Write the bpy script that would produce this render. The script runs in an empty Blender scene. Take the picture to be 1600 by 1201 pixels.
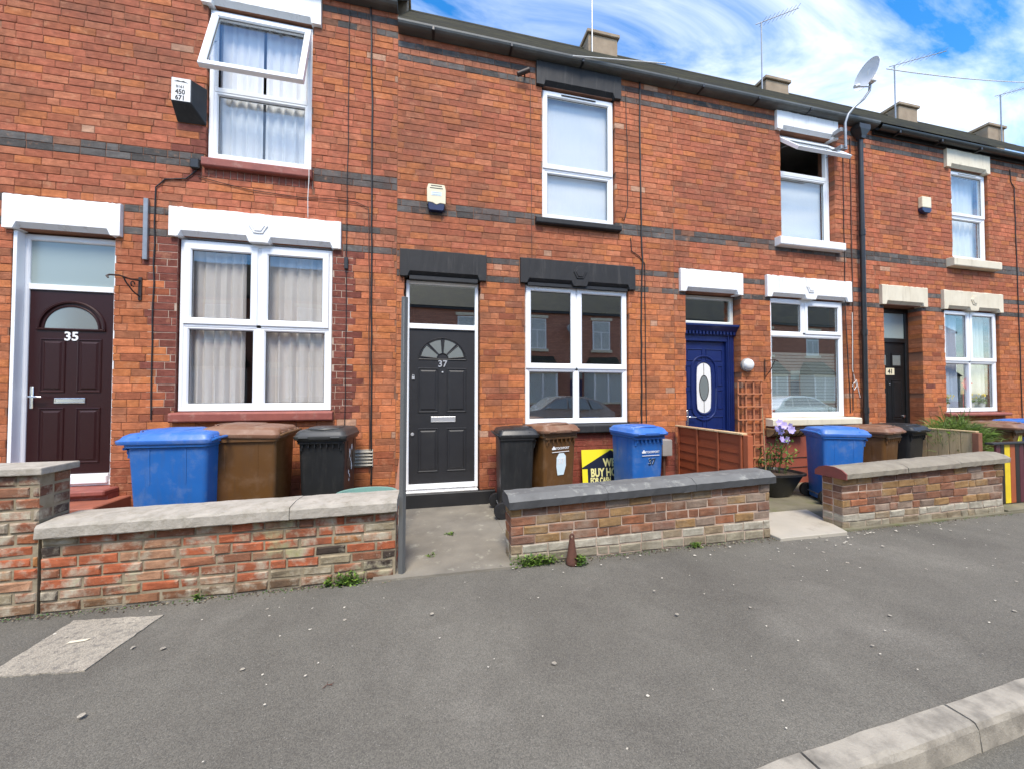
import bpy, bmesh, math, random
from mathutils import Vector, Matrix
R = math.radians
rnd = random.Random(37)
scn = bpy.context.scene
col = scn.collection

# ------------------------------------------------------------------ camera
cd = bpy.data.cameras.new('camera'); cam = bpy.data.objects.new('camera', cd); col.objects.link(cam)
cd.sensor_width = 36.0; cd.lens = 36.0 * 580 / 1600; cd.clip_start = 0.05; cd.clip_end = 3000
CAM = Vector((0, 0, 1.5)); YAW = R(12.8); PIT = math.atan(13 / 580)
cam.location = CAM; cam.rotation_euler = (R(90) + PIT, 0, -YAW)
scn.camera = cam

# ------------------------------------------------------------------ sky and sun
SUN_EL, SUN_AZ = R(58), R(190)          # azimuth from +Y clockwise: behind the viewer
w = bpy.data.worlds.new('World'); scn.world = w; w.use_nodes = True
nt = w.node_tree; N = nt.nodes; L = nt.links; N.clear()
def nn(t, **k):
    n = N.new(t)
    for a, b in k.items(): setattr(n, a, b)
    return n
sky = nn('ShaderNodeTexSky', sky_type='NISHITA', sun_disc=False, sun_elevation=SUN_EL, sun_rotation=SUN_AZ)
sky.air_density = 1.0; sky.dust_density = 0.3; sky.ozone_density = 1.6
tc = nn('ShaderNodeTexCoord'); sp = nn('ShaderNodeSeparateXYZ'); L.new(tc.outputs['Generated'], sp.inputs[0])
mz = nn('ShaderNodeMath', operation='MAXIMUM'); L.new(sp.outputs[2], mz.inputs[0]); mz.inputs[1].default_value = 0.0
az = nn('ShaderNodeMath', operation='ADD'); L.new(mz.outputs[0], az.inputs[0]); az.inputs[1].default_value = 0.22
dv = nn('ShaderNodeVectorMath', operation='DIVIDE'); L.new(tc.outputs['Generated'], dv.inputs[0])
cb = nn('ShaderNodeCombineXYZ'); [L.new(az.outputs[0], cb.inputs[i]) for i in range(3)]; L.new(cb.outputs[0], dv.inputs[1])
mp = nn('ShaderNodeMapping'); L.new(dv.outputs[0], mp.inputs[0])
mp.inputs['Rotation'].default_value = (0, 0, R(-35)); mp.inputs['Scale'].default_value = (1.2, 3.4, 1.0); mp.inputs['Location'].default_value = (3.1, 1.7, 0)
n1 = nn('ShaderNodeTexNoise'); L.new(mp.outputs[0], n1.inputs['Vector'])
n1.inputs['Scale'].default_value = 1.15; n1.inputs['Detail'].default_value = 9; n1.inputs['Roughness'].default_value = 0.58; n1.inputs['Distortion'].default_value = 0.6
cr = nn('ShaderNodeValToRGB'); L.new(n1.outputs['Fac'], cr.inputs[0])
cr.color_ramp.elements[0].position = 0.41; cr.color_ramp.elements[0].color = (0, 0, 0, 1)
cr.color_ramp.elements[1].position = 0.80; cr.color_ramp.elements[1].color = (0.85, 0.85, 0.85, 1)
mx = nn('ShaderNodeMix', data_type='RGBA'); L.new(cr.outputs[0], mx.inputs['Factor'])
sat = nn('ShaderNodeHueSaturation'); sat.inputs['Saturation'].default_value = 1.4; sat.inputs['Value'].default_value = 0.85
L.new(sky.outputs[0], sat.inputs['Color']); L.new(sat.outputs[0], mx.inputs['A'])
mx.inputs['B'].default_value = (6.6, 6.45, 6.2, 1)
bg = nn('ShaderNodeBackground'); L.new(mx.outputs['Result'], bg.inputs[0]); bg.inputs[1].default_value = 0.15
wo = nn('ShaderNodeOutputWorld'); L.new(bg.outputs[0], wo.inputs[0])
sd = bpy.data.lights.new('sun', 'SUN'); sd.energy = 2.0; sd.angle = R(20); sd.color = (1.0, 0.92, 0.80)
sun = bpy.data.objects.new('sun', sd); col.objects.link(sun)
sdir = Vector((math.sin(SUN_AZ) * math.cos(SUN_EL), math.cos(SUN_AZ) * math.cos(SUN_EL), math.sin(SUN_EL)))
sun.rotation_euler = sdir.to_track_quat('Z', 'Y').to_euler(); sun.location = (-4, -8, 14)
scn.view_settings.view_transform = 'Standard'; scn.view_settings.look = 'None'
scn.view_settings.exposure = 1.40; scn.view_settings.gamma = 1.0; scn.view_settings.use_curve_mapping = False

# ------------------------------------------------------------------ helpers
def lin(r, g, b):
    f = lambda c: ((c / 255 + 0.055) / 1.055) ** 2.4 if c > 10 else c / 255 / 12.92
    return (f(r), f(g), f(b))
def project(p):
    d = Vector(p) - CAM
    rgt = d.x * math.cos(YAW) - d.y * math.sin(YAW); f0 = d.x * math.sin(YAW) + d.y * math.cos(YAW)
    f = f0 * math.cos(PIT) + d.z * math.sin(PIT); u = -f0 * math.sin(PIT) + d.z * math.cos(PIT)
    return (800 + 580 * rgt / f, 600.5 - 580 * u / f) if f > 0.05 else (-9999, -9999)

MATS = {}
def newmat(name):
    m = bpy.data.materials.new(name); m.use_nodes = True; MATS[name] = m
    t = m.node_tree; t.nodes.clear()
    o = t.nodes.new('ShaderNodeOutputMaterial'); p = t.nodes.new('ShaderNodeBsdfPrincipled'); t.links.new(p.outputs[0], o.inputs[0])
    return m, t, p
def noise(t, vec, scale, detail=5, rough=0.55, dist=0.0):
    n = t.nodes.new('ShaderNodeTexNoise'); n.inputs['Scale'].default_value = scale; n.inputs['Detail'].default_value = detail
    n.inputs['Roughness'].default_value = rough; n.inputs['Distortion'].default_value = dist; t.links.new(vec, n.inputs['Vector']); return n.outputs['Fac']
def ramp(t, fac, p0, p1, c0=(0, 0, 0), c1=(1, 1, 1)):
    r = t.nodes.new('ShaderNodeValToRGB'); e = r.color_ramp.elements
    e[0].position = p0; e[0].color = (*c0, 1); e[1].position = p1; e[1].color = (*c1, 1); t.links.new(fac, r.inputs[0]); return r.outputs[0]
def mixc(t, fac, a, b, mode='MIX'):
    m = t.nodes.new('ShaderNodeMix'); m.data_type = 'RGBA'; m.blend_type = mode
    for s, v in (('Factor', fac), ('A', a), ('B', b)):
        if isinstance(v, (int, float)): m.inputs[s].default_value = v
        elif isinstance(v, tuple): m.inputs[s].default_value = (*v[:3], 1)
        else: t.links.new(v, m.inputs[s])
    return m.outputs['Result']
def math1(t, op, a, b):
    m = t.nodes.new('ShaderNodeMath'); m.operation = op
    for i, v in enumerate((a, b)):
        if isinstance(v, (int, float)): m.inputs[i].default_value = v
        else: t.links.new(v, m.inputs[i])
    return m.outputs[0]
def pos(t, stretch=None):
    g = t.nodes.new('ShaderNodeNewGeometry')
    if not stretch: return g.outputs['Position']
    m = t.nodes.new('ShaderNodeMapping'); m.inputs['Scale'].default_value = stretch; t.links.new(g.outputs['Position'], m.inputs[0]); return m.outputs[0]
def bump(t, p, h, strength, dist=0.004):
    b = t.nodes.new('ShaderNodeBump'); b.inputs['Strength'].default_value = strength; b.inputs['Distance'].default_value = dist
    t.links.new(h, b.inputs['Height']); t.links.new(b.outputs[0], p.inputs['Normal'])
def pm(name, c1, c2=None, scale=6, rough=0.6, bmp=0.0, bscale=60, metal=0.0, dirt=None, dscale=3, dlo=0.55, dhi=0.75, stretch=None, spec=0.5, coat=0.0, rvar=0.0):
    m, t, p = newmat(name); v = pos(t, stretch)
    c2 = c2 or tuple(x * 0.82 for x in c1)
    c = mixc(t, ramp(t, noise(t, v, scale), 0.3, 0.7), c1, c2)
    if dirt: c = mixc(t, ramp(t, noise(t, v, dscale, 8, 0.65), dlo, dhi), c, dirt)
    t.links.new(c, p.inputs['Base Color']); p.inputs['Roughness'].default_value = rough; p.inputs['Metallic'].default_value = metal
    p.inputs['Specular IOR Level'].default_value = spec; p.inputs['Coat Weight'].default_value = coat
    if rvar: t.links.new(ramp(t, noise(t, v, scale * 2.3), 0.3, 0.7, (rough - rvar,) * 3, (rough + rvar,) * 3), p.inputs['Roughness'])
    if bmp: bump(t, p, noise(t, v, bscale, 6, 0.6), bmp)
    return m
def brickmat(name, pale, pale_lo, pale_hi, soot, soot_lo, soot_hi, green=None, pscale=9.0, fine=1.0):
    m, t, p = newmat(name); v = pos(t)
    a = t.nodes.new('ShaderNodeAttribute'); a.attribute_name = 'tint'
    c = mixc(t, 1.0, a.outputs['Color'], ramp(t, noise(t, v, 13, 8, 0.72), 0.28, 0.72, (0.70, 0.67, 0.65), (1.26, 1.27, 1.27)), 'MULTIPLY')
    c = mixc(t, 1.0, c, ramp(t, noise(t, pos(t, (4, 4, 16)), 2.2, 5, 0.6), 0.3, 0.7, (0.80, 0.78, 0.78), (1.18, 1.18, 1.16)), 'MULTIPLY')
    c = mixc(t, ramp(t, noise(t, v, 0.9, 7, 0.68), soot_lo, soot_hi), c, soot)
    c = mixc(t, math1(t, 'MULTIPLY', ramp(t, noise(t, v, pscale, 8, 0.66), pale_lo, pale_hi), fine), c, pale)
    c = mixc(t, math1(t, 'MULTIPLY', ramp(t, noise(t, v, 46, 4, 0.6), 0.66, 0.72), 0.55), c, pale)
    if green: c = mixc(t, ramp(t, noise(t, v, 3.0, 8, 0.65), 0.58, 0.76), c, green)
    c = mixc(t, math1(t, 'MULTIPLY', ramp(t, noise(t, pos(t, (3.2, 3.2, 0.5)), 1.5, 7, 0.68), 0.54, 0.80), 0.6), c, soot)
    t.links.new(c, p.inputs['Base Color']); p.inputs['Roughness'].default_value = 0.9; p.inputs['Specular IOR Level'].default_value = 0.2
    bump(t, p, noise(t, v, 48, 8, 0.72), 0.9, 0.007)
    return m
brickmat('facade_brick', (0.54, 0.28, 0.16), 0.57, 0.80, (0.13, 0.062, 0.045), 0.50, 0.92, None, 7.0, 0.85)
brickmat('weathered_brick', (0.42, 0.37, 0.28), 0.48, 0.64, (0.10, 0.07, 0.05), 0.55, 0.8, (0.25, 0.235, 0.085), 6.0)
brickmat('limed_brick', (0.38, 0.345, 0.28), 0.50, 0.80, (0.13, 0.095, 0.06), 0.56, 0.85, None, 3.0, 0.65)
pm('mortar', (0.33, 0.145, 0.078), (0.16, 0.075, 0.045), 2.5, 0.95, 0.8, 90)
pm('pale_mortar', (0.48, 0.38, 0.30), (0.36, 0.25, 0.19), 12, 0.95, 0.8, 90)
pm('wall_mortar', (0.33, 0.275, 0.19), (0.21, 0.17, 0.11), 10, 0.95, 1.0, 60, dirt=(0.10, 0.08, 0.05), dscale=4)
pm('white_stone', (0.86, 0.86, 0.85), (0.80, 0.80, 0.79), 3, 0.55, 0.25, 25, dirt=(0.58, 0.54, 0.46), dscale=6, dlo=0.60, dhi=0.82)
pm('cream_stone', (0.72, 0.65, 0.50), (0.62, 0.55, 0.41), 4, 0.7, 0.3, 30, dirt=(0.4, 0.34, 0.24), dscale=5, dlo=0.62, dhi=0.85)
pm('charcoal_paint', (0.030, 0.030, 0.031), (0.024, 0.024, 0.025), 4, 0.65, 0.3, 30, dirt=(0.06, 0.058, 0.055), dscale=6, dlo=0.58, dhi=0.85, spec=0.3)
pm('black_paint', (0.012, 0.012, 0.013), (0.02, 0.02, 0.02), 5, 0.5, 0.2, 30)
pm('red_stone', (0.30, 0.085, 0.06), (0.22, 0.06, 0.045), 8, 0.65, 0.4, 30, dirt=(0.35, 0.18, 0.14), dscale=9)
pm('upvc', (0.86, 0.87, 0.88), (0.83, 0.84, 0.85), 2, 0.32, 0, spec=0.5, dirt=(0.70, 0.70, 0.68), dscale=4, dlo=0.68, dhi=0.9)
pm('old_white', (0.72, 0.73, 0.68), (0.62, 0.63, 0.58), 5, 0.5, 0.15, 30)
pm('rubber', (0.012, 0.012, 0.013), None, 5, 0.6)
pm('brown_door', (0.030, 0.006, 0.006), (0.020, 0.004, 0.004), 30, 0.42, 0.12, 60, stretch=(8, 1, 0.6), coat=0.0, spec=0.35)
pm('grey_door', (0.024, 0.024, 0.026), (0.020, 0.020, 0.022), 6, 0.5, 0.08, 60, spec=0.35, dirt=(0.035, 0.034, 0.033), dscale=5, dlo=0.55, dhi=0.85)
pm('blue_door', (0.008, 0.020, 0.115), (0.006, 0.016, 0.09), 6, 0.35, 0.05, 40, coat=0.1)
pm('black_door', (0.008, 0.008, 0.008), (0.011, 0.011, 0.011), 6, 0.4, 0.05, 40, spec=0.3)
pm('chrome', (0.85, 0.85, 0.86), (0.75, 0.75, 0.77), 8, 0.22, metal=1.0)
pm('satin_silver', (0.72, 0.72, 0.72), (0.62, 0.62, 0.62), 8, 0.4, metal=0.7)
pm('white_paint', (0.85, 0.85, 0.85), None, 4, 0.5)
pm('slate', (0.032, 0.031, 0.027), (0.050, 0.047, 0.034), 3.0, 0.8, 0.6, 25, dirt=(0.085, 0.078, 0.038), dscale=2.2, dlo=0.46, dhi=0.80, spec=0.25)
pm('gutter_timber', (0.10, 0.105, 0.10), (0.065, 0.068, 0.066), 5, 0.6, 0.3, 30, dirt=(0.15, 0.16, 0.15), dscale=3, dlo=0.5, dhi=0.75, stretch=(0.6, 1, 1))
pm('black_plastic', (0.014, 0.015, 0.016), (0.022, 0.023, 0.024), 4, 0.4, 0.05, 80, dirt=(0.05, 0.05, 0.048), dscale=7, dlo=0.6, dhi=0.85)
pm('cable_black', (0.016, 0.015, 0.015), None, 5, 0.6)
pm('cable_brown', (0.10, 0.045, 0.03), None, 5, 0.6)
pm('cable_white', (0.75, 0.73, 0.68), None, 5, 0.6)
pm('asphalt', (0.145, 0.136, 0.117), (0.118, 0.110, 0.095), 1.6, 0.9, 0.0, dirt=(0.215, 0.202, 0.175), dscale=0.8, dlo=0.50, dhi=0.80, spec=0.25)
pm('road_asphalt', (0.14, 0.13, 0.108), (0.11, 0.102, 0.085), 1.5, 0.85, 1.0, 170, dirt=(0.2, 0.19, 0.17), dscale=1.2)
pm('concrete', (0.235, 0.212, 0.168), (0.145, 0.130, 0.105), 2.6, 0.9, 0.9, 45, dirt=(0.36, 0.34, 0.27), dscale=6, dlo=0.58, dhi=0.72)
pm('mossy_concrete', (0.20, 0.18, 0.12), (0.13, 0.115, 0.075), 3, 0.9, 0.8, 45, dirt=(0.12, 0.125, 0.05), dscale=4, dlo=0.5, dhi=0.7)
pm('pale_concrete', (0.42, 0.38, 0.31), (0.36, 0.33, 0.27), 3, 0.85, 0.5, 60, dirt=(0.27, 0.24, 0.19), dscale=5)
pm('patch_concrete', (0.40, 0.36, 0.295), (0.31, 0.28, 0.23), 5, 0.9, 1.0, 120, dirt=(0.18, 0.165, 0.145), dscale=30, dlo=0.5, dhi=0.68)
pm('kerb_stone', (0.36, 0.325, 0.265), (0.27, 0.245, 0.20), 6, 0.9, 0.9, 90, dirt=(0.15, 0.135, 0.11), dscale=6, dlo=0.47, dhi=0.74)
pm('coping_pale', (0.43, 0.39, 0.33), (0.33, 0.30, 0.25), 9, 0.92, 1.2, 60, dirt=(0.25, 0.22, 0.17), dscale=14, dlo=0.5, dhi=0.75)
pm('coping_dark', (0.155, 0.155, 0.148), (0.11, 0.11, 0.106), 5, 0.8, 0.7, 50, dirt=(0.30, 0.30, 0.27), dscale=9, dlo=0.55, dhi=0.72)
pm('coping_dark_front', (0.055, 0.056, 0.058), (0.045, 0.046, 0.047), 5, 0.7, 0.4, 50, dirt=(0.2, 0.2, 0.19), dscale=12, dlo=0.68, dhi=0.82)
pm('coping_brown', (0.27, 0.24, 0.185), (0.20, 0.175, 0.135), 7, 0.9, 0.8, 50, dirt=(0.16, 0.13, 0.11), dscale=6)
pm('red_paint_worn', (0.22, 0.055, 0.045), (0.16, 0.05, 0.04), 10, 0.7, 0.5, 40)
pm('terracotta', (0.32, 0.10, 0.055), (0.24, 0.08, 0.05), 8, 0.7, 0.4, 40)
pm('red_render', (0.30, 0.075, 0.045), (0.24, 0.062, 0.04), 5, 0.75, 0.3, 30, dirt=(0.36, 0.17, 0.12), dscale=6, dlo=0.62, dhi=0.8)
pm('blue_plastic', (0.020, 0.135, 0.44), (0.017, 0.118, 0.40), 3, 0.42, 0.06, 120, dirt=(0.12, 0.20, 0.40), dscale=7, dlo=0.52, dhi=0.82, rvar=0.12)
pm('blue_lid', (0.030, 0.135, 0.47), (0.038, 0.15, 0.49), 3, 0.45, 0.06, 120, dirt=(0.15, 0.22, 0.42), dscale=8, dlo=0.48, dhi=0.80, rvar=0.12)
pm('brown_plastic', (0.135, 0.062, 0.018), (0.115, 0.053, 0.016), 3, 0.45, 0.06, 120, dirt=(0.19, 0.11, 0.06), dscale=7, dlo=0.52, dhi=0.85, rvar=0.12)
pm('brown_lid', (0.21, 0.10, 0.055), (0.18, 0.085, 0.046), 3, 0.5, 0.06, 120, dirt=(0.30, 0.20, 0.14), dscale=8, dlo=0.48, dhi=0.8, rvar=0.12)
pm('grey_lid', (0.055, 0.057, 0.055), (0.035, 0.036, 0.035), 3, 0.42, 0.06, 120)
pm('fence_red', (0.34, 0.075, 0.025), (0.27, 0.060, 0.021), 12, 0.6, 0.35, 60, stretch=(1, 0.4, 6))
pm('fence_batten', (0.40, 0.105, 0.04), (0.34, 0.088, 0.034), 12, 0.6, 0.3, 60)
pm('raw_timber', (0.66, 0.49, 0.28), (0.56, 0.40, 0.21), 9, 0.75, 0.35, 60, stretch=(5, 5, 0.5), dirt=(0.28, 0.18, 0.09), dscale=8)
pm('trellis_wood', (0.46, 0.17, 0.075), (0.40, 0.145, 0.065), 12, 0.65, 0.2, 60)
pm('grey_metal', (0.12, 0.122, 0.118), (0.095, 0.097, 0.094), 5, 0.5, 0.2, 40, dirt=(0.18, 0.18, 0.17), dscale=8, stretch=(1, 1, 0.3))
pm('galvanised', (0.34, 0.35, 0.36), (0.26, 0.27, 0.28), 10, 0.45, metal=0.6)
pm('iron', (0.02, 0.014, 0.012), (0.05, 0.025, 0.016), 20, 0.6, 0.3, 80)
pm('rust', (0.11, 0.042, 0.024), (0.075, 0.03, 0.02), 30, 0.8, 0.5, 90)
pm('cream_plastic', (0.76, 0.68, 0.47), (0.72, 0.64, 0.44), 5, 0.4)
pm('navy_plastic', (0.012, 0.022, 0.075), (0.01, 0.018, 0.06), 5, 0.3)
pm('white_plastic', (0.8, 0.79, 0.76), (0.72, 0.71, 0.68), 5, 0.4)
pm('meter_grey', (0.33, 0.31, 0.29), (0.27, 0.255, 0.24), 5, 0.6)
pm('stone_vent', (0.45, 0.42, 0.35), (0.3, 0.28, 0.23), 12, 0.9, 0.6, 50)
pm('chimney_buff', (0.32, 0.245, 0.17), (0.23, 0.17, 0.115), 5, 0.9, 0.7, 25)
pm('lead', (0.16, 0.165, 0.17), None, 4, 0.6)
pm('sign_yellow', (0.85, 0.75, 0.035), (0.82, 0.71, 0.03), 4, 0.4)
pm('sign_navy', (0.016, 0.022, 0.045), None, 4, 0.4)
pm('sign_cream', (0.85, 0.80, 0.35), None, 4, 0.4)
pm('sticker', (0.72, 0.82, 0.85), (0.62, 0.76, 0.80), 8, 0.4)
pm('digit_blue', (0.02, 0.05, 0.10), None, 5, 0.4)
pm('digit_yellow', (0.80, 0.85, 0.05), None, 5, 0.4)
pm('teal_plastic', (0.17, 0.31, 0.26), (0.14, 0.26, 0.22), 5, 0.45)
pm('timber_brown', (0.30, 0.13, 0.075), (0.22, 0.09, 0.05), 9, 0.7, 0.3, 60)
pm('soil', (0.045, 0.03, 0.02), (0.09, 0.06, 0.035), 30, 0.95, 1.0, 60)
pm('coco', (0.36, 0.24, 0.11), (0.24, 0.15, 0.07), 25, 0.95, 1.0, 80)
pm('leaf', (0.075, 0.15, 0.022), (0.05, 0.10, 0.018), 20, 0.55)
pm('leaf_bright', (0.20, 0.31, 0.045), (0.14, 0.23, 0.035), 20, 0.55)
pm('grass_blade', (0.15, 0.215, 0.055), (0.10, 0.155, 0.04), 25, 0.6)
pm('petal', (0.42, 0.33, 0.66), (0.52, 0.44, 0.74), 30, 0.6)
pm('petal_yellow', (0.75, 0.6, 0.08), None, 30, 0.6)
pm('petal_red', (0.65, 0.05, 0.025), None, 30, 0.6)
pm('cane', (0.45, 0.30, 0.15), None, 9, 0.7)
pm('flake', (0.58, 0.54, 0.45), (0.44, 0.40, 0.32), 30, 0.8)
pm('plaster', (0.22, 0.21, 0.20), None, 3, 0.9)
pm('opposite_render', (0.5, 0.45, 0.36), None, 3, 0.8)
for nme, c in (('stripe_yellow', (0.82, 0.60, 0.02)), ('stripe_orange', (0.36, 0.085, 0.025)), ('stripe_black', (0.018, 0.014, 0.012)), ('stripe_maroon', (0.10, 0.02, 0.03))):
    pm(nme, c, None, 6, 0.5, 0.15, 60)
for nme, c1, c2 in (('car_silver', (0.42, 0.44, 0.46), (0.40, 0.42, 0.44)), ('car_white', (0.75, 0.76, 0.76), (0.72, 0.73, 0.73))):
    pm(nme, c1, c2, 3, 0.25, coat=0.8, metal=0.3)

# asphalt grit: stones in the surface
def grit(mname, bs):
    m = MATS[mname]; t = m.node_tree; p = next(n for n in t.nodes if n.type == 'BSDF_PRINCIPLED')
    src = p.inputs['Base Color'].links[0].from_socket; v = pos(t)
    vo = t.nodes.new('ShaderNodeTexVoronoi'); vo.inputs['Scale'].default_value = 210; t.links.new(v, vo.inputs['Vector'])
    c = mixc(t, 1.0, src, ramp(t, vo.outputs['Color'], 0.1, 0.9, (0.72, 0.72, 0.72), (1.28, 1.27, 1.24)), 'MULTIPLY')
    c = mixc(t, 1.0, c, ramp(t, noise(t, v, 0.55, 8, 0.7, 0.3), 0.35, 0.65, (0.80, 0.79, 0.78), (1.12, 1.12, 1.10)), 'MULTIPLY')
    c = mixc(t, math1(t, 'MULTIPLY', ramp(t, noise(t, v, 7.0, 6, 0.7), 0.62, 0.72), 0.35), c, (0.07, 0.065, 0.055))
    c = mixc(t, ramp(t, noise(t, v, 140, 2, 0.5), 0.69, 0.74), c, (0.28, 0.265, 0.23))
    t.links.new(c, p.inputs['Base Color'])
    h = math1(t, 'ADD', math1(t, 'MULTIPLY', vo.outputs['Distance'], -0.6), noise(t, v, 60, 4, 0.6)); bump(t, p, h, bs * 0.7, 0.004)
def streak(mname, colr, amt, lo=0.55, hi=0.75, st=(9, 9, 0.8), sc=1.6):
    t = MATS[mname].node_tree; p = next(n for n in t.nodes if n.type == 'BSDF_PRINCIPLED'); src = p.inputs['Base Color'].links[0].from_socket
    c = mixc(t, math1(t, 'MULTIPLY', ramp(t, noise(t, pos(t, st), sc, 7, 0.7), lo, hi), amt), src, colr)
    c = mixc(t, math1(t, 'MULTIPLY', ramp(t, noise(t, pos(t), 38, 5, 0.7), 0.66, 0.74), amt), c, colr)
    t.links.new(c, p.inputs['Base Color'])
streak('white_stone', (0.40, 0.36, 0.29), 0.55); streak('cream_stone', (0.30, 0.25, 0.17), 0.55); streak('charcoal_paint', (0.085, 0.08, 0.074), 0.6); streak('red_stone', (0.12, 0.06, 0.045), 0.6); streak('upvc', (0.55, 0.54, 0.50), 0.25, 0.6, 0.85)
streak('blue_plastic', (0.07, 0.11, 0.20), 0.45, 0.5, 0.8, (14, 14, 2)); streak('brown_plastic', (0.07, 0.045, 0.03), 0.5, 0.5, 0.8, (14, 14, 2)); streak('black_plastic', (0.06, 0.058, 0.052), 0.5, 0.5, 0.8, (14, 14, 2))
streak('coping_pale', (0.20, 0.18, 0.13), 0.6, 0.5, 0.75, (3, 3, 3)); streak('kerb_stone', (0.10, 0.09, 0.075), 0.5, 0.52, 0.75, (2, 2, 2))
grit('asphalt', 0.9); grit('road_asphalt', 0.9); grit('patch_concrete', 0.9)

def glassmat(name, ior, tint, frost=0.0):
    m = bpy.data.materials.new(name); m.use_nodes = True; MATS[name] = m; t = m.node_tree; t.nodes.clear()
    o = t.nodes.new('ShaderNodeOutputMaterial'); mx = t.nodes.new('ShaderNodeMixShader'); lw = t.nodes.new('ShaderNodeLayerWeight'); lw.inputs[0].default_value = 0.5; r0 = ((ior - 1) / (ior + 1)) ** 2
    ff = math1(t, 'ADD', math1(t, 'MULTIPLY', math1(t, 'POWER', lw.outputs['Facing'], 4.0), 1 - r0), r0)
    g = t.nodes.new('ShaderNodeBsdfGlossy'); g.inputs['Roughness'].default_value = frost; g.inputs['Color'].default_value = (0.92, 0.95, 0.95, 1)
    if frost:
        tr = t.nodes.new('ShaderNodeBsdfPrincipled'); tr.inputs['Base Color'].default_value = (*tint, 1); tr.inputs['Roughness'].default_value = 0.5
    else:
        tr = t.nodes.new('ShaderNodeBsdfTransparent'); tr.inputs['Color'].default_value = (*tint, 1)
    nz = noise(t, pos(t), 1.1, 1, 0.4); b = t.nodes.new('ShaderNodeBump'); b.inputs['Strength'].default_value = 0.06; b.inputs['Distance'].default_value = 0.02
    t.links.new(nz, b.inputs['Height']); t.links.new(b.outputs[0], g.inputs['Normal'])
    t.links.new(ff, mx.inputs[0]); t.links.new(tr.outputs[0], mx.inputs[1]); t.links.new(g.outputs[0], mx.inputs[2]); t.links.new(mx.outputs[0], o.inputs[0])
glassmat('glass', 3.5, (0.93, 0.95, 0.94)); glassmat('glass_clear', 1.7, (0.96, 0.97, 0.965)); glassmat('glass_frosted', 1.8, (0.26, 0.32, 0.31), 0.25)
glassmat('glass_obscure', 1.9, (0.17, 0.19, 0.18), 0.12)

def fabricmat(name, c, trans=0.15):
    m, t, p = newmat(name); v = pos(t, (40, 40, 2)); cc = mixc(t, noise(t, v, 3), c, tuple(x * 0.85 for x in c)); t.links.new(cc, p.inputs['Base Color']); p.inputs['Roughness'].default_value = 0.95
    tl = t.nodes.new('ShaderNodeBsdfTranslucent'); t.links.new(cc, tl.inputs[0]); ms = t.nodes.new('ShaderNodeMixShader'); ms.inputs[0].default_value = trans
    t.links.new(p.outputs[0], ms.inputs[1]); t.links.new(tl.outputs[0], ms.inputs[2]); t.links.new(ms.outputs[0], next(n for n in t.nodes if n.type == 'OUTPUT_MATERIAL').inputs[0])
fabricmat('curtain_pink', (0.82, 0.75, 0.71)); fabricmat('net_white', (0.93, 0.93, 0.95)); fabricmat('curtain_blue', (0.66, 0.72, 0.84)); fabricmat('blind_grey', (0.66, 0.69, 0.66)); fabricmat('blind_white', (0.90, 0.91, 0.92))

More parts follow.
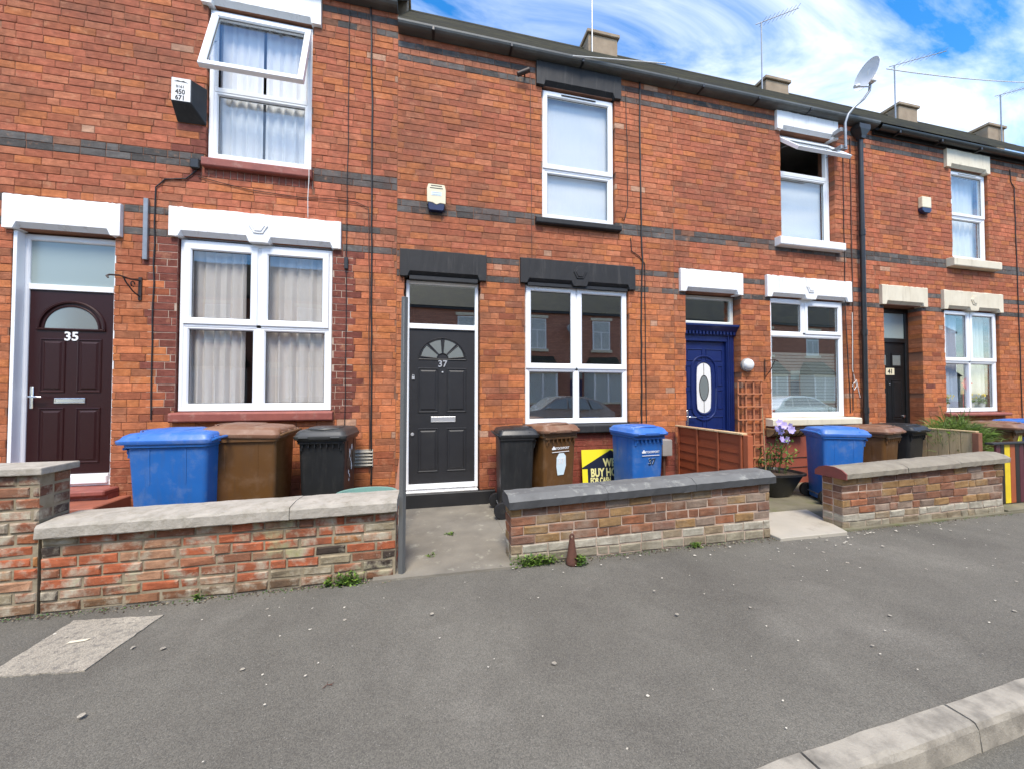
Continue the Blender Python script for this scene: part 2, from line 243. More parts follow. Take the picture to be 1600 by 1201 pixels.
class MB:
    def __init__(s): s.v = []; s.f = []; s.m = []
    def add(s, vs, fs, mi=0):
        o = len(s.v); s.v += [tuple(x) for x in vs]; s.f += [tuple(i + o for i in f) for f in fs]; s.m += [mi] * len(fs); return s
    def box(s, x0, x1, y0, y1, z0, z1, mi=0):
        return s.add([(x0, y0, z0), (x1, y0, z0), (x1, y1, z0), (x0, y1, z0), (x0, y0, z1), (x1, y0, z1), (x1, y1, z1), (x0, y1, z1)],
                     [(3, 2, 1, 0), (4, 5, 6, 7), (0, 1, 5, 4), (1, 2, 6, 5), (2, 3, 7, 6), (3, 0, 4, 7)], mi)
    def ring(s, x0, x1, z0, z1, prof, mi=0):          # mitred frame: prof = (inset, y)
        vs = []
        for i, y in prof: vs += [(x0 + i, y, z0 + i), (x1 - i, y, z0 + i), (x1 - i, y, z1 - i), (x0 + i, y, z1 - i)]
        fs = []
        for k in range(len(prof) - 1):
            for j in range(4): a = k * 4 + j; b = k * 4 + (j + 1) % 4; fs.append((a, b, b + 4, a + 4))
        return s.add(vs, fs, mi)
    def prism(s, poly, y0, y1, mi=0):                  # poly in x,z
        n = len(poly); vs = [(x, y0, z) for x, z in poly] + [(x, y1, z) for x, z in poly]
        return s.add(vs, [tuple(range(n)), tuple(range(2 * n - 1, n - 1, -1))] + [(i, i + n, (i + 1) % n + n, (i + 1) % n) for i in range(n)], mi)
    def extr(s, prof, x0, x1, mi=0):                   # prof in y,z swept along x
        n = len(prof); vs = [(x0, y, z) for y, z in prof] + [(x1, y, z) for y, z in prof]
        return s.add(vs, [tuple(range(n)), tuple(range(2 * n - 1, n - 1, -1))] + [(i, i + n, (i + 1) % n + n, (i + 1) % n) for i in range(n)], mi)
    def loft(s, secs, mi=0, cap=True):
        n = len(secs[0]); vs = [p for q in secs for p in q]
        fs = [(k * n + i, k * n + (i + 1) % n, (k + 1) * n + (i + 1) % n, (k + 1) * n + i) for k in range(len(secs) - 1) for i in range(n)]
        if cap: fs += [tuple(range(n - 1, -1, -1)), tuple(range((len(secs) - 1) * n, len(secs) * n))]
        return s.add(vs, fs, mi)
    def tube(s, pts, r, n=8, mi=0):
        pts = [Vector(p) for p in pts]; secs = []; up = None
        for i, p in enumerate(pts):
            d = (pts[min(i + 1, len(pts) - 1)] - pts[max(i - 1, 0)]).normalized()
            if up is None: up = d.orthogonal().normalized()
            up = (up - d * up.dot(d)).normalized(); sd_ = d.cross(up); rr = r[i] if isinstance(r, (list, tuple)) else r
            secs.append([p + (up * math.cos(2 * math.pi * k / n) + sd_ * math.sin(2 * math.pi * k / n)) * rr for k in range(n)])
        return s.loft(secs, mi)
    def lathe(s, prof, c, axis='z', n=20, mi=0):
        secs = []
        for r, h in prof:
            q = []
            for k in range(n):
                a = 2 * math.pi * k / n; x, y = r * math.cos(a), r * math.sin(a)
                q.append((c[0] + x, c[1] + y, c[2] + h) if axis == 'z' else (c[0] + x, c[1] - h, c[2] + y) if axis == 'y' else (c[0] + h, c[1] + x, c[2] + y))
            secs.append(q)
        return s.loft(secs, mi)
    def xf(s, M): s.v = [tuple(M @ Vector(p)) for p in s.v]; return s
    def build(s, name, mat, parent=None, bev=0.0, smooth=False, segs=1):
        me = bpy.data.meshes.new(name)
        me.from_pydata(s.v, [], s.f)
        for mm in (mat if isinstance(mat, (list, tuple)) else [mat]): me.materials.append(MATS[mm])
        me.polygons.foreach_set('material_index', s.m)
        bm = bmesh.new(); bm.from_mesh(me); bmesh.ops.recalc_face_normals(bm, faces=bm.faces)
        if bev:
            ed = [e for e in bm.edges if len(e.link_faces) == 2 and e.calc_face_angle(0) > 0.6]
            bmesh.ops.bevel(bm, geom=ed, offset=bev, segments=segs, profile=0.6, affect='EDGES', clamp_overlap=True)
        bm.to_mesh(me); bm.free()
        if smooth:
            me.polygons.foreach_set('use_smooth', [True] * len(me.polygons)); me.set_sharp_from_angle(angle=R(38))
        me.update(); return link(name, me, parent)
def link(name, me, parent=None):
    o = bpy.data.objects.new(name, me); col.objects.link(o)
    if parent:
        o.parent = parent
        if parent.type == 'EMPTY' and not parent.get('_local'): o.matrix_parent_inverse = Matrix.Translation(-parent.location)
    return o
def tag(o, label, cat, group=None):
    o['label'] = label; o['category'] = cat
    if group: o['group'] = group
    return o
def thing(name, label, cat, loc=(0, 0, 0), group=None, local=False, rz=0):
    o = bpy.data.objects.new(name, None); col.objects.link(o); o.location = loc; o.rotation_euler = (0, 0, rz); o.empty_display_size = 0.2
    if local: o['_local'] = 1
    return tag(o, label, cat, group)
def struct(o): o['kind'] = 'structure'; return o
def B(): return MB()
def textmesh(name, s, size, mat, M, parent, extr=0.002, bold=0.0, sx=1.0):
    cu = bpy.data.curves.new('t', 'FONT'); cu.body = s; cu.size = size; cu.extrude = extr; cu.offset = bold; cu.align_x = 'CENTER'; cu.align_y = 'CENTER'; cu.resolution_u = 4
    o = bpy.data.objects.new('t', cu); col.objects.link(o); bpy.context.view_layer.update()
    me = bpy.data.meshes.new_from_object(o.evaluated_get(bpy.context.evaluated_depsgraph_get())); bpy.data.objects.remove(o); bpy.data.curves.remove(cu)
    me.transform(M @ Matrix.Diagonal((sx, 1, 1, 1))); me.materials.clear(); me.materials.append(MATS[mat]); me.name = name
    return link(name, me, parent)
FRONT = lambda x, y, z: Matrix.Translation((x, y, z)) @ Matrix.Rotation(R(90), 4, 'X')   # text facing -Y

def tintmesh(name, verts, faces, tints, mat):
    me = bpy.data.meshes.new(name); me.from_pydata(verts, [], faces); me.materials.append(MATS[mat])
    a = me.color_attributes.new('tint', 'FLOAT_COLOR', 'POINT'); a.data.foreach_set('color', [c for t in tints for c in (*t, 1.0)]); me.update(); return me
def brickgeo(l, h, d, r, ch=0.004, jit=0.002):
    """chamfered brick, front at y=0 looking to -Y, centred in x and z"""
    x, z = l / 2, h / 2; j = lambda: r.uniform(-jit, jit); ch = min(ch, l * 0.3, h * 0.3)
    fr = [(-x + ch, j(), -z + ch), (x - ch, j(), -z + ch), (x - ch, j(), z - ch), (-x + ch, j(), z - ch)]
    fr = [(a + j(), b, c + j() * 0.8) for a, b, c in fr]
    sd_ = [(-x, ch, -z), (x, ch, -z), (x, ch, z), (-x, ch, z)]; sd_ = [(a + j() * .4, b, c + j() * .4) for a, b, c in sd_]
    bk = [(-x, d, -z), (x, d, -z), (x, d, z), (-x, d, z)]
    fs = [(0, 1, 2, 3)] + [(i, i + 4, (i + 1) % 4 + 4, (i + 1) % 4) for i in range(4)] + [(i + 4, i + 8, (i + 1) % 4 + 8, (i + 1) % 4 + 4) for i in range(4)]
    return fr + sd_ + bk, [tuple(reversed(f)) if k else f for k, f in enumerate(fs)]

# ------------------------------------------------------------------ the setting: ground, road, kerbs, pavements
def sheet(name, poly, z, mat, thick=None, bev=0):
    m = B(); n = len(poly)
    if thick: m.add([(x, y, z) for x, y in poly] + [(x, y, z - thick) for x, y in poly], [tuple(range(n)), tuple(range(2 * n - 1, n - 1, -1))] + [(i, (i + 1) % n, (i + 1) % n + n, i + n) for i in range(n)])
    else: m.add([(x, y, z) for x, y in poly], [tuple(range(n))])
    return struct(m.build(name, mat, bev=bev))
sheet('ground', [(-700, -700), (700, -700), (700, 700), (-700, 700)], -0.16, 'mossy_concrete')
kb = lambda x: 1.205 + 0.044 * x                              # back edge of the near kerb
sheet('road', [(-60, -4.6), (60, -4.6), (60, kb(60)), (-60, kb(-60))], -0.112, 'road_asphalt', 0.04)
# pavement as a gently uneven sheet
def pavement():
    m = B(); nx, ny = 90, 12; xs = [-12 + 36 * i / nx for i in range(nx + 1)]
    r = random.Random(5); ph = [r.uniform(0, 6) for _ in range(6)]
    for x in xs:
        for j in range(ny + 1):
            y0 = kb(x); y = y0 + (3.215 - y0) * j / ny
            e = 0.0 if j in (0, ny) else 0.004 * (math.sin(1.7 * x + ph[0] + 2 * y) + math.sin(3.1 * y + ph[1] - x) + math.sin(4.3 * x + ph[2]))
            m.v.append((x, y, e - 0.002))
    for i in range(nx):
        for j in range(ny): a = i * (ny + 1) + j; m.f.append((a, a + ny + 1, a + ny + 2, a + 1)); m.m.append(0)
    return struct(m.build('pavement', 'asphalt', smooth=True))
pavement()
sheet('pavement_apron', [(-60, 3.2), (-12, 3.2), (-12, 0.9), (-60, -1.4)], -0.003, 'asphalt', 0.1)
sheet('pavement_far_end', [(24, kb(24)), (60, kb(60)), (60, 3.2), (24, 3.2)], -0.003, 'asphalt', 0.1)
sheet('opposite_pavement', [(-60, -6.6), (60, -6.6), (60, -4.72), (-60, -4.72)], 0.0, 'asphalt', 0.14)
kerb = B(); kerb.box(-60, 60, -4.72, -4.6, -0.15, 0.004); struct(kerb.build('opposite_kerb', 'kerb_stone'))
ang = math.atan(0.044)
kroot = struct(sheet('kerb', [(-60, kb(-60) - 0.004), (60, kb(60) - 0.004), (60, kb(60) - 0.11), (-60, kb(-60) - 0.11)], -0.09, 'wall_mortar', 0.05))
kerb_meshes = []
for v_ in range(4):
    r = random.Random(v_ + 60); m = B()
    pr = [(0.0, -0.13), (0.0, 0.006), (-0.085, 0.006), (-0.102, 0.0), (-0.112, -0.02), (-0.122, -0.13)]
    secs = [[(x, y + r.uniform(-.003, .003), z + r.uniform(-.003, .003)) for y, z in pr] for x in [-0.447, -0.440] + [-0.33 + 0.11 * k for k in range(7)] + [0.440, 0.447]]
    m.loft(secs); o = m.build('kerb_stone', 'kerb_stone', bev=0); me = o.data; bpy.data.objects.remove(o); kerb_meshes.append(me)
for k in range(34):
    x = -11.6 + 0.905 * k
    o = bpy.data.objects.new('kerb_stone', kerb_meshes[k % 4]); col.objects.link(o); o.parent = kroot; o.location = (x, kb(x), 0); o.rotation_euler = (0, 0, ang)
# yards
sheet('front_yard', [(-4.5, 3.40), (-0.42, 3.40), (-0.42, 5.05), (-4.5, 5.05)], 0.10, 'mossy_concrete', 0.25)
sheet('garden_path', [(-0.42, 3.14), (0.80, 3.13), (0.80, 5.05), (-0.42, 5.05)], 0.018, 'concrete', 0.17)
sheet('front_yard', [(0.80, 3.3), (3.68, 3.3), (3.68, 5.05), (0.80, 5.05)], 0.022, 'concrete', 0.17)
sheet('front_yard', [(3.68, 3.16), (7.80, 3.16), (7.80, 5.05), (3.68, 5.05)], 0.016, 'mossy_concrete', 0.17)
sheet('front_yard', [(7.80, 3.2), (16.1, 3.2), (16.1, 5.05), (7.80, 5.05)], 0.014, 'mossy_concrete', 0.17)
sheet('front_yard', [(-8.6, 3.40), (-4.5, 3.40), (-4.5, 5.05), (-8.6, 5.05)], 0.098, 'mossy_concrete', 0.25)
sheet('entrance_slab', [(3.50, 3.10), (4.36, 3.09), (4.70, 3.80), (3.50, 3.80)], 0.030, 'pale_concrete', 0.12, 0.006)
def rough_poly(pts, n, j, seed):
    r = random.Random(seed); out = []
    for (a, b), (c, d) in zip(pts, pts[1:] + pts[:1]):
        for k in range(n): out.append((a + (c - a) * k / n + r.uniform(-j, j), b + (d - b) * k / n + r.uniform(-j, j)))
    return out
sheet('pavement_patch', rough_poly([(-2.26, 3.05), (-1.73, 2.99), (-1.80, 2.49), (-2.27, 2.55)], 14, .006, 3), 0.008, 'patch_concrete', 0.05)
sheet('yellow_marking', [(-2.085, 2.795), (-1.985, 2.80), (-2.0, 2.778), (-2.09, 2.770)], 0.0125, 'cream_stone')

# ------------------------------------------------------------------ facade bricks
CRS, STR = 0.0845, 0.235
def lerp3(a, b, k): return tuple(x + (y - x) * k for x, y in zip(a, b))
def facade_tint(r, x, z):
    q = r.random()
    lowz = max(0.0, min(1.0, (3.3 - z) / 0.9)) if z < 3.3 else 0.0
    base = lerp3((0.420, 0.140, 0.075), (0.470, 0.162, 0.066), lowz)
    hm = (1.0, 0.97, 1.02) if x < -.4 else (1.04, 1.05, 1.0) if x < 3.7 else (0.98, 0.94, 0.92) if x < 7.8 else (0.95, 0.90, 0.88)
    wv = 1.0 + 0.10 * math.sin(1.9 * x + 1.3 * z + 1.7 * math.sin(1.1 * z + .6 * x)) + 0.06 * math.sin(4.1 * x - 2.7 * z)
    base = tuple(b_ * h_ * wv for b_, h_ in zip(base, hm))
    if z < 0.75: base = lerp3(base, (0.20, 0.055, 0.036), 0.6)
    if q < 0.06: c = lerp3(base, (0.24, 0.105, 0.060), 0.6)
    elif q < 0.26: c = lerp3(base, (0.47, 0.170, 0.058), 0.6)
    elif q < 0.42: c = lerp3(base, (0.43, 0.170, 0.090), 0.6)
    elif q < 0.60: c = lerp3(base, (0.31, 0.105, 0.052), 0.6)
    elif q < 0.608: c = (0.46, 0.27, 0.18)
    else: c = base
    k = r.uniform(0.88, 1.12); return tuple(min(1, ch * k) for ch in c)
def band_tint(r):
    k = r.uniform(0.75, 1.5); q = r.random()
    return (0.20 * k, 0.10 * k, 0.065 * k) if q < .05 else (0.094 * k, 0.088 * k, 0.083 * k)
def subtract(rects, ex):
    out = []
    for (a, b, c, d) in rects:
        e, f, g, h = ex
        if e >= b or f <= a or g >= d or h <= c: out.append((a, b, c, d)); continue
        if e > a: out.append((a, e, c, d))
        if f < b: out.append((f, b, c, d))
        x0, x1 = max(a, e), min(b, f)
        if g > c: out.append((x0, x1, c, g))
        if h < d: out.append((x0, x1, h, d))
    return out
VAR = {}
def variant(kind, l, h, d, tint, r):
    """shared mesh for whole bricks; a small set of tints and shapes"""
    key = (kind, r.randrange(46))
    if key not in VAR:
        v, f = brickgeo(l, h, d, r); VAR[key] = tintmesh('brick', v, f, [tint] * len(v), 'facade_brick')
    return VAR[key]
def lay_bricks(hs, wall, n_single):
    """hs: x0,x1,zb,top,ex,bands,headers -> up to n_single bricks as parts, the rest as one stuff part"""
    r = random.Random(int(hs['x0'] * 100) + 777); J = 0.005; items = []
    k0 = int(math.floor((hs['base'] - hs['zb']) / CRS)); k = k0
    while hs['zb'] + k * CRS < hs['top'] - 0.02:
        z0 = hs['zb'] + k * CRS; z1 = min(z0 + CRS, hs['top']); z0 = max(z0, hs['base'])
        hdr = k in hs['headers']; x = hs['x0'] - r.uniform(0, 0.1) - (STR / 2 if k % 2 else 0)
        while x < hs['x1']:
            l = STR / 2 if (hdr or r.random() < 0.13) else STR * r.choice((1, 1, 1, 1.0, 0.97, 1.03))
            a, b = max(x, hs['x0']), min(x + l, hs['x1']); x += l
            if b - a < 0.03: continue
            whole = abs((b - a) - STR) < 1e-6 and abs((z1 - z0) - CRS) < 1e-6
            for rc in (lambda q: q)(reduce_sub([(a, b, z0, z1)], hs['ex'])):
                if rc[1] - rc[0] < 0.025 or rc[3] - rc[2] < 0.02: continue
                w_ = whole and rc == (a, b, z0, z1)
                xm, zm = (rc[0] + rc[1]) / 2, (rc[2] + rc[3]) / 2
                if k in hs['bands']: t = band_tint(r)
                else:
                    t = facade_tint(r, xm, zm)
                    if hdr: t = lerp3(t, (0.42, 0.17, 0.10), 0.55)
                    for (e, f, g, h, c) in hs.get('quoins', ()):
                        if e < xm < f and g < zm < h: kq = r.uniform(0.85, 1.15); t = tuple(kq * q for q in c)
                p = [project((px, 5.0, pz)) for px in rc[:2] for pz in rc[2:]]
                inside = sum(1 for q in p if -20 < q[0] < 1620 and -20 < q[1] < 1220)
                area = (max(q[0] for q in p) - min(q[0] for q in p)) * (p[0][1] - p[1][1]) if inside >= 3 else 0
                items.append((area, rc, t, w_, k in hs['bands']))
        k += 1
    items.sort(key=lambda q: -q[0])
    single = [q for q in items if q[0] > 0][:n_single]; rest = items[len(single):]
    for area, rc, t, w_, bd in single:
        l, h = rc[1] - rc[0] - J, rc[3] - rc[2] - J
        if w_: me = variant('b' + ('g' if bd else 'l' if rc[2] < 3.2 else 'u') , l, h, 0.215, t, r)
        else:
            v, f = brickgeo(l, h, 0.215, r); me = tintmesh('brick', v, f, [t] * len(v), 'facade_brick')
        o = bpy.data.objects.new('brick', me); col.objects.link(o); o.parent = wall
        o.location = ((rc[0] + rc[1]) / 2, 4.999 + r.uniform(-0.002, 0.0015), (rc[2] + rc[3]) / 2); o.rotation_euler = (r.uniform(-.006, .006), r.uniform(-.005, .005), r.uniform(-.008, .008))
    vs, fs, ts = [], [], []
    for area, rc, t, w_, bd in rest:
        v, f = brickgeo(rc[1] - rc[0] - J, rc[3] - rc[2] - J, 0.215, r); o = len(vs); dy = r.uniform(-0.002, 0.0015)
        cx, cz = (rc[0] + rc[1]) / 2, (rc[2] + rc[3]) / 2
        vs += [(x + cx, y + 4.999 + dy, z + cz) for x, y, z in v]; fs += [tuple(i + o for i in q) for q in f]; ts += [t] * len(v)
    o = link('brickwork', tintmesh('brickwork', vs, fs, ts, 'facade_brick'), wall); o['kind'] = 'stuff'
def reduce_sub(rects, exs):
    for e in exs: rects = subtract(rects, e)
    return rects

def wall_backing(hs, parent):
    """mortar bed and shell with openings"""
    ops = [(a - .010, b + .010, c, d + .004) for a, b, c, d in hs['open']]; m = B()
    rects = reduce_sub([(hs['x0'], hs['x1'], hs['base'], hs['top'])], ops)
    for a, b, c, d in rects: m.box(a, b, 5.0045, 5.28, c, d)
    o = m.build('wall', 'mortar', parent)
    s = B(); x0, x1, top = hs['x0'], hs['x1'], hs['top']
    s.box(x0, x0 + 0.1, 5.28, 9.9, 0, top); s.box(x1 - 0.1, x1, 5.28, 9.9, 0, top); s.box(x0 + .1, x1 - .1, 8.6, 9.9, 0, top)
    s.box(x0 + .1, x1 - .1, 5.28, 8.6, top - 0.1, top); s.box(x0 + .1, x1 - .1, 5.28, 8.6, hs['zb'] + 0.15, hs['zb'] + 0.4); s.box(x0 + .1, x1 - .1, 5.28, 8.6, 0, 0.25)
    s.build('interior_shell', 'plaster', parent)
    return o

def lintel(parent, x0, x1, z0, z1, mat, chx=0.09, emblem=False, yf=4.955, dark=None):
    """stone lintel with a stopped chamfer along its lower edge"""
    m = B(); n = 24; hb = 0.055; xs = [x0 + (x1 - x0) * i / n for i in range(n + 1)]; xm = (x0 + x1) / 2
    xs = sorted(set(xs + [x0 + chx, x0 + chx + 0.03, x1 - chx, x1 - chx - 0.03] + ([xm - 0.13, xm - 0.10, xm + 0.10, xm + 0.13] if emblem else [])))
    r = random.Random(int(x0 * 971)); secs = []
    for x in xs:
        k = 1.0 if (x > x0 + chx + 0.02 and x < x1 - chx - 0.02) else 0.0
        if emblem and abs(x - xm) < 0.115: k = 0.0
        e = lambda q=0.005: r.uniform(-q, q)
        zb = z0 + hb * 0.75 * k; yb = yf + 0.05 * k
        secs.append([(x, 5.1, z0 + (0.02 * k)), (x, yb, z0 + 0.002 + (0.02 * k)), (x, yf + e(.002), z0 + 0.006 + (hb + 0.012) * k), (x, yf + e(.002), z1 - 0.012 + e()), (x, yf + 0.014, z1 + e()), (x, 5.1, z1)])
    m.loft(secs); o = m.build('lintel', mat, parent)
    if emblem:
        e = B(); zc = (z0 + z1) / 2 + 0.02; poly = []
        for a, rr in ((90, .085), (60, .10), (35, .085), (5, .105), (-30, .085), (-60, .10), (-90, .09), (-120, .10), (-150, .085), (175, .105), (145, .085), (120, .10)):
            poly.append((xm + rr * math.cos(R(a)), zc + rr * math.sin(R(a))))
        e.prism(poly, yf - 0.012, yf + 0.01); q = [(xm + (a - xm) * .72, zc + (b - zc) * .72) for a, b in poly]; e.prism(q, yf - 0.02, yf - 0.005)
        e.build('emblem', mat, o, bev=0.004)
    return o
def sill(parent, x0, x1, z0, z1, mat, yf=4.91):
    m = B(); m.extr([(5.12, z0), (yf + 0.012, z0), (yf, z0 + 0.015), (yf, z1 - 0.025), (yf + 0.015, z1 - 0.012), (5.12, z1)], x0, x1)
    return m.build('sill', mat, parent, bev=0.004)
UP = 'upvc'
def fprof(w, y, d=0.06): return [(0, y + d), (0, y + .004), (.004, y), (w - .012, y), (w, y + .014), (w, y + d)]
def pane(parent, x0, x1, z0, z1, y, mat='glass', name='pane'):
    return B().box(x0, x1, y, y + 0.006, z0, z1).build(name, mat, parent)
def gasket(parent, x0, x1, z0, z1, y):
    return B().ring(x0, x1, z0, z1, [(0, y), (0, y - .003), (.007, y - .003), (.007, y)]).build('gasket', 'rubber', parent)
def sash(win, x0, x1, z0, z1, y, w=0.055, g='glass', proud=True, mat=UP):
    yy = y - 0.014 if proud else y + 0.006
    s = B().ring(x0, x1, z0, z1, fprof(w, yy, 0.05)).build('sash', mat, win)
    pane(win, x0 + w - .004, x1 - w + .004, z0 + w - .004, z1 - w + .004, yy + 0.03, g); gasket(win, x0 + w - .001, x1 - w + .001, z0 + w - .001, z1 - w + .001, yy + 0.0295)
    return s
def window(parent, x0, x1, z0, z1, y, fw=0.05, mat=UP):
    return B().ring(x0, x1, z0, z1, fprof(fw, y, 0.07)).build('window', mat, parent)
def mull(win, x0, x1, z0, z1, y, mat=UP, name='mullion'):
    return B().box(x0, x1, y + .001, y + 0.065, z0, z1).build(name, mat, win, bev=0.004)
def trickle(win, x0, x1, z, y):
    B().box(x0, x1, y - .012, y, z, z + 0.014).build('trickle_vent', 'rubber' if x0 < 2.5 and z > 5 else 'old_white', win, bev=.003)
def curtain(label, x0, x1, z0, z1, y, mat, folds=6, amp=0.035, seed=1, cat='curtain', swag=0.0, top_gap=0.0):
    m = B(); r = random.Random(seed); nx, nz = folds * 8, 10; ph = [r.uniform(0, 6) for _ in range(4)]
    for th in (0, 0.004):
        for i in range(nx + 1):
            u = i / nx
            for j in range(nz + 1):
                vz = j / nz; x = x0 + (x1 - x0) * u
                if swag: x = x0 + (x1 - x0) * (u if swag > 0 else 1 - u) * (1 - abs(swag) * (1 - vz) ** 2) if swag > 0 else x1 - (x1 - x0) * (1 - u) * (1 - abs(swag) * (1 - vz) ** 2)
                a = amp * (math.sin(2 * math.pi * folds * u + ph[0] + 0.5 * math.sin(3 * vz + ph[1])) + 0.4 * math.sin(2 * math.pi * folds * 1.7 * u + ph[2])) * (0.55 + 0.45 * (1 - vz))
                m.v.append((x, y + a + th, z0 + (z1 - z0) * vz))
    n = (nx + 1) * (nz + 1)
    for o in (0, n):
        for i in range(nx):
            for j in range(nz): a = o + i * (nz + 1) + j; m.f.append((a, a + nz + 1, a + nz + 2, a + 1)); m.m.append(0)
    ob = m.build('curtain', mat, smooth=True); return tag(ob, label, cat)

def tilted(win_parent, x0, x1, ztop, zbot, y, angle, w=0.06, g='glass'):
    """top-hung vent swung out about its upper edge"""
    root = B().ring(x0, x1, zbot, ztop, fprof(w, y - .014, 0.055)); M = Matrix.Translation((0, y, ztop)) @ Matrix.Rotation(-angle, 4, 'X') @ Matrix.Translation((0, -y, -ztop))
    s = root.xf(M).build('vent_sash', UP, win_parent)
    B().box(x0 + w - .004, x1 - w + .004, y + .014, y + .020, zbot + w - .004, ztop - w + .004).xf(M).build('pane', g, win_parent)
    B().ring(x0 + w - .001, x1 - w + .001, zbot + w - .001, ztop - w + .001, [(0, y + .013), (0, y + .010), (.008, y + .010), (.008, y + .013)]).xf(M).build('gasket', 'rubber', win_parent)
    for x in (x0 + 0.03, x1 - 0.03):
        p0 = Vector((x, y + 0.03, ztop - (ztop - zbot) * 0.35)); p1 = M @ Vector((x, y + 0.02, zbot + (ztop - zbot) * 0.35))
        B().tube([p0, (p0 + p1) / 2 + Vector((0, 0, .01)), p1], 0.006, 6).build('stay', 'galvanised', win_parent)
    return s

# ------------------------------------------------------------------ doors
def panel(door, x0, x1, z0, z1, y, mat):
    m = B().ring(x0, x1, z0, z1, [(0, y + .004), (.004, y - .006), (.014, y - .008), (.022, y + .0), (.034, y + .001), (.052, y - .009), (.054, y - .009)])
    i = .054; m.add([(x0 + i, y - .009, z0 + i), (x1 - i, y - .009, z0 + i), (x1 - i, y - .009, z1 - i), (x0 + i, y - .009, z1 - i)], [(0, 1, 2, 3)])
    return m.build('panel', mat, door)
def arc(cx, cz, r, a0, a1, n=14, rz=None): return [(cx + r * math.cos(R(a0 + (a1 - a0) * i / n)), cz + (rz or r) * math.sin(R(a0 + (a1 - a0) * i / n))) for i in range(n + 1)]
def letterbox(door, x0, x1, z0, z1, y, mat='satin_silver'):
    o = B().ring(x0, x1, z0, z1, [(0, y + .004), (0, y - .008), (.004, y - .011), (.010, y - .011), (.012, y - .007)]).build('letterbox', mat, door)
    B().box(x0 + .012, x1 - .012, y - .008, y + .002, z0 + .012, z1 - .012).build('letterbox_flap', mat, door, bev=.002); return o
def handle(door, x, z, y, sgn, mat='chrome'):
    m = B(); m.box(x - .016, x + .016, y - .012, y + .004, z - .13, z + .11); m.tube([(x, y - .01, z), (x, y - .05, z), (x + sgn * .02, y - .056, z), (x + sgn * .125, y - .056, z - .006)], .010, 8)
    m.build('handle', mat, door, bev=0.003, smooth=True)

def house(name_label, x0, x1, zb, top, base, open_, ex, n_single, quoins=(), bands=(0, 3, 10, 11, 34), headers=(1, 2, 35, 36), roof_dz=0.0, far=False):
    h = thing('terraced_house', name_label, 'house', (x0, 5.0, 0))
    hs = dict(x0=x0, x1=x1, zb=zb, top=top, base=base, open=open_, ex=ex, bands=bands, headers=headers, quoins=quoins)
    wl = wall_backing(hs, h); lay_bricks(hs, wl, n_single)
    # roof
    E = top + 0.066; rf = B(); th = 0.05; SL = 1.052; zr = E + (7.5 - 4.86) * SL; rr = random.Random(int(x0 * 10))
    n = 16
    for i in range(n):
        a, b = i / n, (i + 1) / n + 0.01; y0, y1 = 4.86 + 2.64 * a, 4.86 + 2.64 * min(b, 1.0); za, zb_ = E + (y0 - 4.86) * SL, E + (y1 - 4.86) * SL
        rf.add([(x0, y0, za + .028), (x1, y0, za + .028), (x1, y1, zb_ + .01), (x0, y1, zb_ + .01), (x0, y0, za - .012), (x1, y0, za - .012), (x1, y1, zb_ - .03), (x0, y1, zb_ - .03)],
               [(0, 1, 2, 3), (7, 6, 5, 4), (0, 4, 5, 1), (1, 5, 6, 2), (3, 2, 6, 7), (0, 3, 7, 4)])
    rf.add([(x0, 7.5, zr - .02), (x1, 7.5, zr - .02), (x1, 10.1, E), (x0, 10.1, E)], [(0, 1, 2, 3)])
    ro = rf.build('roof', 'slate', h)
    B().tube([(x0, 7.5, zr - .01), (x1, 7.5, zr - .01)], 0.05, 10).build('ridge', 'slate', ro)
    return h, wl, E
def chimney(h, x, y0, y1, z0, z1, wd=0.34):
    c = B(); c.box(x - wd, x + wd, y0, y1, z0, z1 - 0.08); c.box(x - wd - .04, x + wd + .04, y0 - .04, y1 + .04, z1 - 0.08, z1)
    o = c.build('chimney', 'chimney_buff', h, bev=0.012)
    return o
def gutter(h, x0, x1, z, kind='box'):
    g = B()
    if kind == 'box':
        g.extr([(5.0, z - .004), (4.915, z - .004), (4.885, z + .004), (4.862, z + .020), (4.852, z + .042), (4.852, z + .066), (4.862, z + .066), (4.872, z + .052), (5.0, z + .04)], x0 + .004, x1 - .004)
        o = g.build('gutter', 'gutter_timber', h)
    else:
        secs = []
        for x in (x0 + .004, x1 - .004): secs.append([(x, 4.895 + .062 * math.cos(R(a)), z + .075 + .062 * math.sin(R(a))) for a in range(180, 361, 18)] + [(x, 4.895 + .055 * math.cos(R(a)), z + .075 + .055 * math.sin(R(a))) for a in range(360, 179, -18)])
        o = g.loft(secs).build('gutter', 'black_plastic', h, smooth=True)
        B().box(x0 + .002, x1 - .002, 4.965, 5.0, z - .01, z + .13).build('fascia', 'black_paint', h)
    for k in range(int((x1 - x0) / 1.05)):
        x = x0 + 0.45 + 1.05 * k; B().box(x - .018, x + .018, 4.842, 5.0, z - .010, z + .045).build('gutter_bracket', 'black_plastic', o, bev=.006)
    return o

